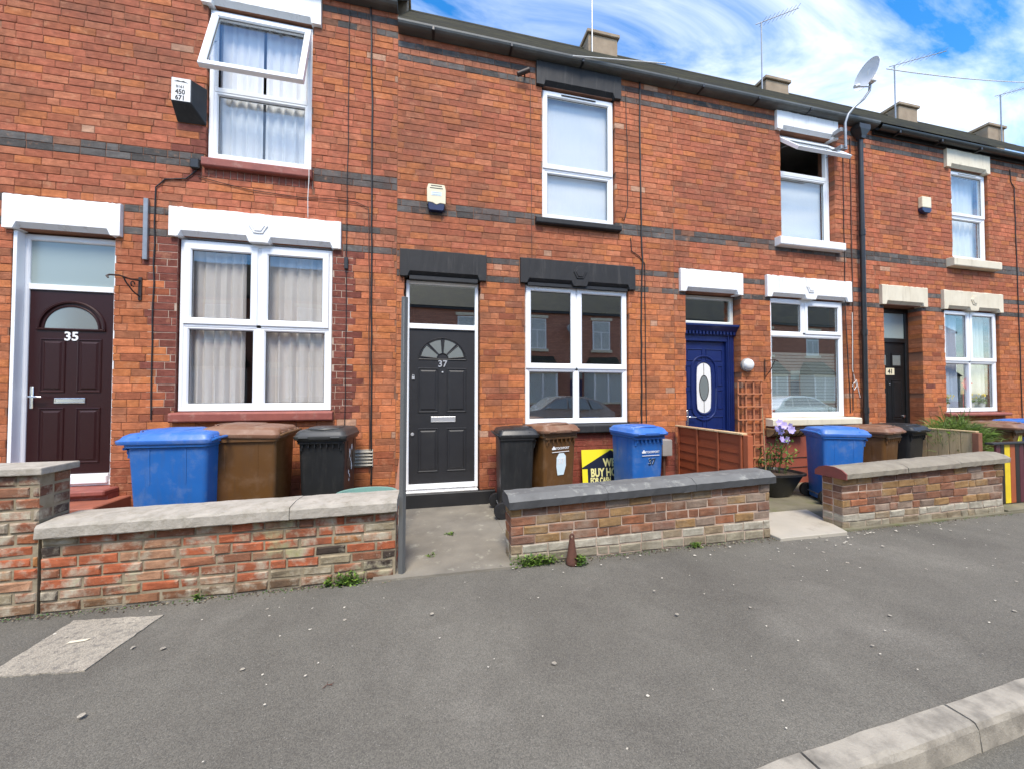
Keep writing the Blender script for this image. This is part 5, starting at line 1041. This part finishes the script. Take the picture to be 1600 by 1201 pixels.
# =================================================================== things on the facades
def alarm(label, x, z, w_, h, kind):
    a = thing('alarm_box', label, 'alarm', (x, 4.99, z)); hw = w_ / 2
    if kind == 'black':
        m = B(); y0, y1 = 4.998, 4.86; 
        m.add([(x - hw, y0, z - h / 2), (x + hw, y0, z - h / 2), (x + hw, y0, z + h / 2), (x - hw, y0, z + h / 2), (x - hw + .01, y1, z - h * .14), (x + hw * .35, y1 - .0, z - h * .14), (x + hw * .35, y1, z + h / 2 - .01), (x - hw + .01, y1, z + h / 2 - .01)], [(3, 2, 1, 0), (4, 5, 6, 7), (0, 1, 5, 4), (1, 2, 6, 5), (2, 3, 7, 6), (3, 0, 4, 7)])
        c = m.build('case', 'black_plastic', a, bev=.008); B().box(x - hw + .016, x + hw * .33, y1 - .003, y1 + .001, z - h * .125, z + h / 2 - .016).build('label_plate', 'white_plastic', c)
        for s_, zz, q in (('450', .045, .075), ('671', -.022, .075)): textmesh('lettering', s_, q, 'rubber', FRONT(x - hw * .33, y1 - .004, z + zz), c, .0005, .002, .85)
        m = B(); m.prism([(x - hw * .75, z + .16), (x - hw * .5, z + .178), (x - hw * .28, z + .168), (x - .02, z + .178), (x + hw * .2, z + .155), (x - hw * .2, z + .160)], y1 - .004, y1 - .002); m.build('emblem', 'rubber', c)
        textmesh('lettering', '0161', .042, 'rubber', FRONT(x - hw * .33, y1 - .004, z + .105), c, .0005, .001)
    elif kind == 'cream':
        m = B(); q = [(x - hw * .86, z + h / 2), (x + hw * .86, z + h / 2), (x + hw, z + h * .3), (x + hw * .98, z - h * .24), (x + hw * .4, z - h * .22), (x, z - h * .29), (x - hw * .4, z - h * .22), (x - hw * .98, z - h * .2), (x - hw, z + h * .3)]
        m.prism(q, 4.925, 4.998); c = m.build('cover', 'cream_plastic', a, bev=.006); m = B(); m.prism([(x - hw * .9, z - h * .18), (x + hw * .9, z - h * .18), (x + hw * .8, z - h / 2 + .02), (x + hw * .7, z - h / 2), (x - hw * .7, z - h / 2), (x - hw * .8, z - h / 2 + .02)], 4.932, 4.998); m.build('lens', 'navy_plastic', a, bev=.008)
        for k in range(2): B().box(x - hw * (.58 + .1 * k), x + hw * (.58 + .1 * k), 4.9225, 4.93, z + h * (.42 - .09 * k), z + h * (.44 - .09 * k) + .002).build('slot', 'rubber', c)
        B().box(x - hw * .55, x + hw * .55, 4.9230, 4.93, z + h * .06, z + h * .2).build('label_plate', 'sticker', c); B().box(x - hw * .5, x + hw * .5, 4.9222, 4.93, z + h * .165, z + h * .18).build('label_line', 'meter_grey', c); B().box(x - hw * .5, x + hw * .45, 4.9222, 4.93, z + h * .085, z + h * .10).build('label_line', 'meter_grey', c)
    else:
        m = B(); m.box(x - hw, x + hw, 4.93, 4.998, z - h * .18, z + h / 2); m.build('cover', 'cream_plastic', a, bev=.012, segs=2); m = B(); m.prism([(x - hw, z - h * .18), (x + hw, z - h * .18), (x + hw, z - h * .38), (x + hw * .6, z - h / 2), (x - hw * .6, z - h / 2), (x - hw, z - h * .38)], 4.93, 4.998); m.build('lens', 'navy_plastic', a, bev=.008)
alarm('black wedge-shaped alarm box with white number label beside the open upper window', -2.70, 4.855, .30, .44, 'black'); alarm('cream and navy alarm box above the grey door of number 37', .10, 4.067, .245, .345, 'cream'); alarm('small cream and blue alarm box left of the far right upper window', 9.01, 4.98, .23, .30, 'far')
# iron bracket and iron strap on 35
m = B(); m.box(-3.185, -3.155, 4.985, 4.998, 2.54, 2.80); m.tube([(-3.17, 4.985, 2.76), (-3.20, 4.90, 2.75), (-3.24, 4.80, 2.76), (-3.27, 4.72, 2.74), (-3.275, 4.69, 2.72), (-3.26, 4.69, 2.70)], .009, 6); m.tube([(-3.17, 4.985, 2.58), (-3.19, 4.92, 2.62), (-3.215, 4.86, 2.70), (-3.225, 4.83, 2.755)], .007, 6)
m.tube([(-3.20 - .0 , 4.93 + .028 * math.cos(a), 2.705 + .028 * math.sin(a)) for a in [k * .5 for k in range(12)]], .006, 6); tag(m.build('hanging_bracket', 'iron', smooth=True), 'black scrolled iron hanging basket bracket beside the burgundy door', 'bracket')
m = B(); m.extr([(4.998, 3.0), (4.965, 3.0), (4.965, 3.70), (4.998, 3.70)], -3.145, -3.10); tag(m.build('iron_strap', 'galvanised', bev=.004), 'short vertical grey metal strip on the wall between the two lower white lintels', 'metal strip')
# small floodlight on 37
fl37 = thing('security_light', 'small dark lamp high on the wall just left of the charcoal upper lintel', 'lamp', (1.30, 4.96, 5.97)); B().tube([(1.20, 4.93, 5.93), (1.36, 4.90, 6.0)], .032, 10).build('body', 'iron', fl37, smooth=True); B().tube([(1.30, 4.93, 5.97), (1.32, 5.0, 5.99)], .012, 6).build('stalk', 'iron', fl37)
# junction box by the 35 upper sill
tag(B().box(-2.70, -2.60, 4.95, 4.998, 4.10, 4.22).build('junction_box', 'black_plastic', bev=.012), 'small dark junction box left of the upper red sill of number 35', 'junction box')
tag(B().box(-1.03, -.985, 4.965, 4.998, 3.05, 3.20).build('cable_box', 'black_plastic', bev=.006), 'small black cable box hanging right of the lower white lintel of number 35', 'cable box')
# cables
def cable(label, pts, r_, mat='cable_black', seed=0, wob=.006):
    r = random.Random(seed); out = []
    for a, b in zip(pts[:-1], pts[1:]):
        a, b = Vector(a), Vector(b); n = max(2, int((b - a).length / .22))
        for i in range(n): out.append(a.lerp(b, i / n) + Vector((r.uniform(-wob, wob), 0, r.uniform(-wob, wob) * .5)))
    out.append(Vector(pts[-1])); return tag(B().tube(out, r_ * .85, 6).build('cable', mat, smooth=True), label, 'cable', 'cables fixed to the brick fronts')
yc = 4.988
cable('thin black cable dropping left of the lower window of number 35', [(-2.64, yc, 4.1), (-2.75, yc, 3.98), (-2.95, yc, 3.95), (-3.045, yc, 3.85), (-3.04, yc, 1.2)], .008, seed=1)
cable('thin dark cable dropping beside the small cable box right of window 35', [(-1.0, yc, 6.38), (-1.01, yc, .85)], .006, seed=2)
cable('thick dark cable running the full height at the right of number 35', [(-.74, yc, 6.55), (-.72, yc, 5.5), (-.71, yc, 3.4), (-.69, yc, .35)], .013, seed=3)
cable('brown cable hugging the thick dark cable of number 35', [(-.745, yc, 3.85), (-.735, yc, 3.2), (-.715, yc, .5)], .007, 'cable_brown', 4)
cable('white cable dangling from upper to lower white lintel of number 35', [(-1.43, 4.90, 4.6), (-1.425, 4.90, 4.1), (-1.44, 4.94, 3.64)], .006, 'cable_white', 5)
cable('short dark cable sagging under the soldier bricks of number 35', [(-2.63, yc, 4.02), (-2.1, yc, 3.93), (-1.5, yc, 3.90), (-1.2, yc, 3.93), (-.9, yc, 3.92), (-.75, yc, 3.86)], .005, seed=6)
cable('thick dark cable dropping right of the windows of number 37', [(3.13, yc, 6.35), (3.135, yc, 3.9), (3.16, yc, 3.5), (3.13, yc, 2.9), (3.12, yc, 1.05)], .014, seed=7)
cable('thin dark cable looping from the upper sill of number 37', [(2.90, yc, 6.0), (2.92, yc, 4.3), (2.86, yc, 4.08), (2.82, yc, 4.10)], .006, seed=8)
cable('dark cable kinked beside the lower window of number 37', [(2.96, yc, 3.82), (2.98, yc, 3.62), (3.10, yc, 3.55), (3.19, yc, 3.45), (3.20, yc, 1.05)], .008, seed=9)
cable('thin white cable hanging in a loop left of the downpipe', [(7.24, yc, 2.9), (7.22, yc, 1.9), (7.30, yc, 1.62), (7.25, yc, 1.55), (7.21, yc, 1.62), (7.30, yc, 1.72), (7.38, yc, 1.42)], .007, 'cable_white', 10)
cable('dark cable descending from the satellite dish along the white house', [(7.10, yc, 5.7), (7.09, yc, 3.0), (7.16, yc, 1.15)], .007, seed=11)
cable('brown cable descending beside the black downpipe', [(7.27, yc, 6.0), (7.26, yc, 3.1), (7.22, yc, 1.2)], .009, 'cable_brown', 12)
cable('thin dark cable at the right edge beside the far right windows', [(11.45, yc, 6.0), (11.47, yc, 5.75), (11.56, yc, 5.65), (11.60, yc, .9)], .008, seed=13)
cable('thin orange-brown cable beside the upper window of number 37', [(1.40, yc, 6.0), (1.42, yc, 3.4)], .0045, 'cable_brown', 14)
# satellite dish
ds = thing('satellite_dish', 'white satellite dish on a long bent pole above the gutter', 'dish', (6.98, 4.9, 5.7))
B().tube([(6.90, 4.80, 5.66), (6.90, 4.80, 6.08), (6.94, 4.78, 6.22), (7.03, 4.74, 6.34), (7.14, 4.68, 6.44), (7.21, 4.64, 6.56), (7.22, 4.62, 6.78)], .019, 10).build('pole', 'galvanised', ds, smooth=True)
for z in (5.68, 5.98): B().box(6.83, 6.97, 4.82, 4.998, z - .035, z + .035).build('bracket', 'galvanised', ds, bev=.004)
ax = Vector((-.95, .22, .16)).normalized(); c0 = Vector((7.15, 4.60, 6.80)); Mq = Matrix.Translation(c0) @ ax.to_track_quat('Z', 'Y').to_matrix().to_4x4()
m = B(); m.lathe([(0, .0)] + [(.055 * k, .055 * (k / 5) ** 2) for k in range(1, 6)] + [(.285, .062), (.285, .055), (.24, .035), (.12, .0), (0, -.012)], (0, 0, 0), 'z', 28); m.v = [tuple(q * .80 for q in v_) for v_ in m.v]; m.xf(Mq); m.build('reflector', 'white_paint', ds, smooth=True)
tipp = Mq @ Vector((0, -.10, .36)); b_ = Mq @ Vector((0, -.27, .05)); m = B(); lowp = c0 + Vector((0, 0, -.21)); tip = c0 + ax * .25 + Vector((0, 0, -.25)); m.tube([lowp, tip], .010, 6); m.build('arm', 'galvanised', ds); B().tube([tip + Vector((0, 0, .0)), tip - ax * .07 + Vector((0, 0, .03))], .028, 10).build('receiver', 'white_plastic', ds, smooth=True)
bq = c0 - ax * .05; B().box(bq.x - .045, bq.x + .06, bq.y - .03, bq.y + .05, bq.z - .12, bq.z + .10).build('back_bracket', 'white_plastic', ds, bev=.01)
# aerials on the chimneys
def aerial(label, x, y, z0, z1, d, L_=.9):
    a = thing('tv_aerial', label, 'aerial', (x, y, z0), 'television aerials on the chimneys'); B().tube([(x, y, z0), (x, y, z1)], .016, 6).build('mast', 'galvanised', a)
    d = Vector(d).normalized(); p = Vector((x, y, z1)); m = B(); m.tube([p - d * .15, p + d * L_], .010, 5); s_ = d.cross(Vector((0, 0, 1))).normalized()
    for k in range(9): q = p + d * (L_ * k / 9 + .05); m.tube([q - s_ * .13, q + s_ * .13], .004, 4)
    m.build('yagi', 'galvanised', a)
aerial('aerial mast on the chimney nearest the charcoal lintels', 3.37, 7.15, 8.6, 10.6, (1, .3, .3)); aerial('aerial with upward boom on the chimney above the white upper lintel', 7.74, 7.15, 8.6, 10.35, (1, -.2, .42), 1.0)
aerial('aerial on the chimney just right of the satellite dish', 12.0, 7.15, 8.6, 10.15, (1, -.2, .30), 1.5); aerial('aerial on the far right chimney', 16.1, 7.15, 8.6, 10.1, (1, -.3, .25), 1.2)
def wire(label, a, b, sag, r_, mat): 
    a, b = Vector(a), Vector(b); return tag(B().tube([a.lerp(b, k / 16) - Vector((0, 0, sag * 4 * (k / 16) * (1 - k / 16))) for k in range(17)], r_, 5).build('overhead_wire', mat, smooth=True), label, 'wire', 'overhead wires')
wire('pale overhead wire crossing the sky to the right of the satellite dish', (11.715, 7.15, 10.001), (18.918, 7.15, 10.978), .1, .012, 'cable_white'); wire('white wire stretched along the gutter above the charcoal lintel', (1.98, 4.83, 6.262), (3.47, 4.83, 6.45), .0, .008, 'cable_white')

# =================================================================== weeds and litter
def weed(label, x, y, w_, n, h, seed, mats=('leaf', 'leaf_bright')):
    t = thing('weed', label, 'weed', (x, y, 0), 'weeds along the walls'); r = random.Random(seed); m = B()
    for k in range(n):
        c = Vector((x + r.gauss(0, w_ * .4), y + r.gauss(0, .018), r.random() ** 1.3 * h)); d = Vector((r.uniform(-1, 1), r.uniform(-1, .3), r.uniform(0, .9))); leafq(m, c, d, (0, 0, 1), r.uniform(.018, .036), r.uniform(.012, .024), r.randrange(2))
    m.build('leaves', list(mats), t); s_ = B()
    for k in range(8): a = x + r.gauss(0, w_ * .3); s_.tube([(a, y, 0), (a + r.uniform(-.03, .03), y - .02, h * .8)], .002, 4)
    s_.build('stem', 'leaf', t)
weed('green weed clump at the left foot of the dark coped wall', .93, 3.15, .24, 620, .075, 1); weed('small weed beside the rusty cone stub', 1.31, 3.07, .07, 170, .08, 2); weed('green weed at the right foot of the wall of number 35', -.60, 3.15, .12, 300, .09, 3); weed('tiny weed left of the larger weed under the wall of number 35', -.75, 3.165, .04, 60, .05, 4)
weed('tiny weed at the right foot of the dark coped wall', 2.55, 3.165, .07, 80, .04, 5); weed('grass tuft growing in the middle of the grey path', .24, 3.98, .06, 60, .03, 6); weed('small grass tuft nearer the pavement on the grey path', .04, 3.5, .05, 40, .025, 7); weed('sprig at the foot of the weathered wall near the pale patch', -1.62, 3.175, .04, 40, .05, 9)
m = B(); m.tube([(-.52, 2.05, .008), (-.49, 2.08, .012), (-.45, 2.075, .008)], .003, 5); m.tube([(-.49, 2.08, .012), (-.50, 2.12, .008)], .002, 5); m.tube([(-.47, 2.077, .011), (-.44, 2.10, .007)], .002, 5); tag(m.xf(Matrix.Translation((-.2, .85, 0)) @ Matrix.Scale(.6, 4)).build('twig', 'rust'), 'small brown twig lying on the open pavement', 'twig')
r = random.Random(99); fm = B()
for k in range(190):
    x = r.uniform(-3.4, 8.5); y = r.uniform(1.3, 3.15) if r.random() < .6 else 3.15 - abs(r.gauss(0, .22)); y = max(1.35, y); s_ = r.choice((.0035, .004, .005, .0065, .009)) * r.uniform(.7, 1.2); a = r.uniform(0, 6.28); z = .0135 - .004
    fm.add([(x + s_ * (1 + .6 * (i % 2)) * math.cos(a + i * 1.257), y + s_ * math.sin(a + i * 1.257), z + r.uniform(0, .004)) for i in range(5)], [(0, 1, 2, 3, 4)])
for k in range(34):
    x = r.gauss(4.2, .8); y = 3.1 - abs(r.gauss(0, .16)); s_ = r.uniform(.004, .012); a = r.uniform(0, 6.28); fm.add([(x + s_ * 1.5 * math.cos(a + i * 1.257), y + s_ * math.sin(a + i * 1.257), .010 + r.uniform(0, .006)) for i in range(5)], [(0, 1, 2, 3, 4)])
for k in range(26):
    x, y, s_ = r.uniform(-3, 6), r.uniform(1.4, 3.0), r.uniform(.008, .016); fm.add([(x + s_ * r.uniform(.8, 1.2) * math.cos(i * .785), y + s_ * r.uniform(.7, 1.1) * math.sin(i * .785), .0115) for i in range(8)], [tuple(range(8))], 1)
o = fm.build('pavement_litter', ['flake', 'patch_concrete']); o['kind'] = 'stuff'; o['label'] = 'small pale flakes, petals and grit scattered over the pavement'
r = random.Random(17); gm = B()
for k in range(2600):
    x = r.uniform(-3, 7.1); 
    if -.25 < x < .7 or 3.5 < x < 4.45: continue
    y = 3.19 - abs(r.gauss(0, .035)); s_ = r.uniform(.003, .009); c = Vector((x, y, s_ * .4)); gm.add([c + Vector(v) * s_ * r.uniform(.6, 1.2) for v in ((1, 0, 0), (-1, 0, 0), (0, 1, 0), (0, -1, 0), (0, 0, .8), (0, 0, -.5))], [(0, 2, 4), (2, 1, 4), (1, 3, 4), (3, 0, 4)])
gm.m = [r.choice((0, 0, 1, 2)) if i % 4 == 0 else 0 for i in range(len(gm.m))]
for i in range(len(gm.m)): gm.m[i] = gm.m[i - i % 4]
o = gm.build('wall_foot_grit', ['soil', 'wall_mortar', 'leaf']); o['kind'] = 'stuff'; o['label'] = 'grit and soil crumbs gathered along the foot of the walls'

# =================================================================== the street behind the viewer (seen only in the window glass)
m, t, p = newmat('opposite_brick'); v = pos(t); mpn = t.nodes.new('ShaderNodeMapping'); mpn.inputs['Rotation'].default_value = (R(90), 0, 0); t.links.new(v, mpn.inputs[0])
bt_ = t.nodes.new('ShaderNodeTexBrick'); t.links.new(mpn.outputs[0], bt_.inputs[0]); bt_.inputs['Scale'].default_value = 1.0; bt_.inputs['Brick Width'].default_value = .235; bt_.inputs['Row Height'].default_value = .0845; bt_.inputs['Mortar Size'].default_value = .006
bt_.inputs['Color1'].default_value = (.46, .21, .14, 1); bt_.inputs['Color2'].default_value = (.36, .155, .105, 1); bt_.inputs['Mortar'].default_value = (.15, .09, .06, 1); t.links.new(bt_.outputs[0], p.inputs['Base Color']); p.inputs['Roughness'].default_value = .9
FY = -8.3
for k in range(14):
    x0 = -14.28 + 3.6 * k; xm = x0 + 1.8
    h = thing('terraced_house', 'brick terraced house with bay window across the street, ' + ('first', 'second', 'third', 'fourth', 'fifth', 'sixth', 'seventh', 'eighth', 'ninth', 'tenth', 'eleventh', 'twelfth', 'thirteenth', 'last')[k] + ' of its row', 'house', (xm, FY, 0), 'houses across the street')
    B().box(x0, x0 + 3.6, FY - 6, FY, 0, 5.75).build('wall', 'opposite_brick', h); rf = B(); rf.add([(x0, FY + .15, 5.74), (x0 + 3.6, FY + .15, 5.74), (x0 + 3.6, FY - 3.2, 8.1), (x0, FY - 3.2, 8.1), (x0, FY - 6.3, 5.7), (x0 + 3.6, FY - 6.3, 5.7)], [(0, 1, 2, 3), (3, 2, 5, 4)]); rf.build('roof', 'slate', h)
    B().box(x0, x0 + 3.6, FY, FY + .12, 5.62, 5.74).build('gutter', 'black_plastic', h)
    xw = xm; w_ = B().ring(xw - .5, xw + .5, 3.78, 5.33, [(0, FY - .02), (0, FY + .02), (.06, FY + .02), (.06, FY)]).build('window', UP, h); B().box(xw - .44, xw + .44, FY + .002, FY + .006, 3.84, 5.27).build('pane', 'blind_grey', w_); B().box(xw - .44, xw + .44, FY + .004, FY + .022, 4.72, 4.77).build('transom', UP, w_); B().box(xw - .03, xw + .03, FY + .004, FY + .021, 3.84, 4.72).build('mullion', UP, w_)
    B().box(xw - .6, xw + .6, FY, FY + .07, 5.36, 5.5).build('lintel', 'cream_stone', h); B().box(xw - .6, xw + .6, FY, FY + .09, 3.64, 3.78).build('sill', 'cream_stone', h)
    bx = xm + .1                      # bay window with a lean-to slate roof
    bay = B(); P2 = [(bx - 1.05, FY), (bx - .75, FY + .62), (bx + .75, FY + .62), (bx + 1.05, FY)]
    bay.add([(a, b, 0) for a, b in P2] + [(a, b, .95) for a, b in P2], [(0, 1, 5, 4), (1, 2, 6, 5), (2, 3, 7, 6), (4, 5, 6, 7)]); by_ = bay.build('bay', 'opposite_brick', h)
    q = B(); q.add([(a, b, .95) for a, b in P2] + [(a, b, 2.55) for a, b in P2], [(0, 1, 5, 4), (1, 2, 6, 5), (2, 3, 7, 6)]); q.build('pane', 'blind_grey', by_)
    for a, b in P2[1:3] + [(bx, FY + .62)]: B().box(a - .05, a + .05, b - .02, b + .03, .95, 2.55).build('mullion', UP, by_)
    B().box(bx - .78, bx + .78, FY + .60, FY + .66, .93, 1.03).build('sill', 'cream_stone', by_); B().box(bx - .78, bx + .78, FY + .60, FY + .66, 2.45, 2.62).build('lintel', 'cream_stone', by_)
    rb_ = B(); rb_.add([(bx - 1.2, FY, 2.6), (bx - .85, FY + .78, 2.6), (bx + .85, FY + .78, 2.6), (bx + 1.2, FY, 2.6), (bx - .8, FY, 3.4), (bx + .8, FY, 3.4)], [(0, 1, 4), (1, 2, 5, 4), (2, 3, 5), (0, 3, 2, 1)]); rb_.build('bay_roof', 'slate', h)
    dx = xm - 1.42; B().box(dx - .34, dx + .34, FY, FY + .03, .15, 2.2).build('door', ['white_paint', 'black_door', 'blue_door', 'brown_door'][k % 4], h); B().box(dx - .37, dx + .37, FY, FY + .06, 2.6, 2.85).build('lintel', 'cream_stone', h); B().box(dx - .34, dx + .34, FY, FY + .02, 2.25, 2.58).build('fanlight', 'glass_frosted', h)
sheet('opposite_yards', [(-60, FY - 8), (60, FY - 8), (60, -6.6), (-60, -6.6)], -.02, 'mossy_concrete', .1)
m = B(); q = thing('satellite_dish', 'dish on the houses across the street', 'dish', (7.1, FY, 4.6)); m.lathe([(0, 0), (.2, .03), (.33, .1), (.34, .09), (0, -.02)], (0, 0, 0), 'z', 20); m.xf(Matrix.Translation((7.35, FY + .35, 4.75)) @ Matrix.Rotation(R(-60), 4, 'X')); m.build('reflector', 'meter_grey', q, smooth=True); B().tube([(7.35, FY, 4.6), (7.35, FY + .35, 4.75)], .02, 6).build('arm', 'galvanised', q)
def car(label, x, y, rz, paint):
    c = thing('parked_car', label, 'car', (x, y, -.11), 'cars parked across the street', True, rz)
    side = [(-2.0, .35), (-2.02, .62), (-1.9, .86), (-1.55, .92), (-.95, 1.0), (-.35, 1.40), (.2, 1.48), (.95, 1.46), (1.5, 1.28), (1.85, .98), (2.02, .9), (2.05, .5), (1.98, .28), (-1.9, .25)]
    m = B()
    wz = lambda z: .86 if z < .98 else .86 - (z - .98) * .42
    secs = [[(a, -wz(b), b) for a, b in side], [(a, -wz(b) * .9, b + (.015 if b > 1.2 else .0)) for a, b in side], [(a, wz(b) * .9, b + (.015 if b > 1.2 else 0)) for a, b in side], [(a, wz(b), b) for a, b in side]]
    m.loft(secs); m.build('body', paint, c, smooth=True)
    for s_ in (-1, 1):
        for poly in ([(-.86, 1.01), (-.33, 1.34), (.10, 1.42), (.10, 1.01)], [(.16, 1.01), (.16, 1.42), (.9, 1.40), (1.05, 1.01)], [(1.12, 1.01), (.98, 1.38), (1.38, 1.26), (1.55, 1.04)]):
            B().add([(a, s_ * (wz(b) + .012), b) for a, b in poly], [(0, 1, 2, 3)]).build('side_window', 'glass_obscure', c)
        for xx in (-1.25, 1.25): wh = B().lathe([(0, -.1), (.29, -.1), (.32, -.06), (.32, .06), (.29, .1), (0, .1)], (xx, s_ * .78, .32), 'y', 22).build('wheel', 'rubber', c, smooth=True); B().lathe([(0, -.105), (.2, -.105), (.2, .105), (0, .105)], (xx, s_ * .78, .32), 'y', 14).build('rim', 'satin_silver', wh)
        B().box(-.75, -.60, s_ * .86 - .02 + s_ * .07, s_ * .86 + .02 + s_ * .09, 1.0, 1.1).build('mirror', paint, c, bev=.02)
    for s_ in (-1, 1): B().box(-1.97, -1.85, s_ * .72 - .13, s_ * .72 + .10, .66, .82).build('headlight', 'chrome', c, bev=.03); B().box(1.93, 2.05, s_ * .72 - .12, s_ * .72 + .10, .72, .9).build('tail_light', 'petal_red', c, bev=.03)
car('silver hatchback parked at the opposite kerb', 5.0, -3.75, 0, 'car_silver'); car('white hatchback parked at the opposite kerb further along', 16.6, -3.75, R(180), 'car_white'); car('second silver hatchback parked at the opposite kerb to the left', -3.4, -3.75, R(180), 'car_silver')
for o in list(bpy.data.objects):
    if '_local' in o: del o['_local']
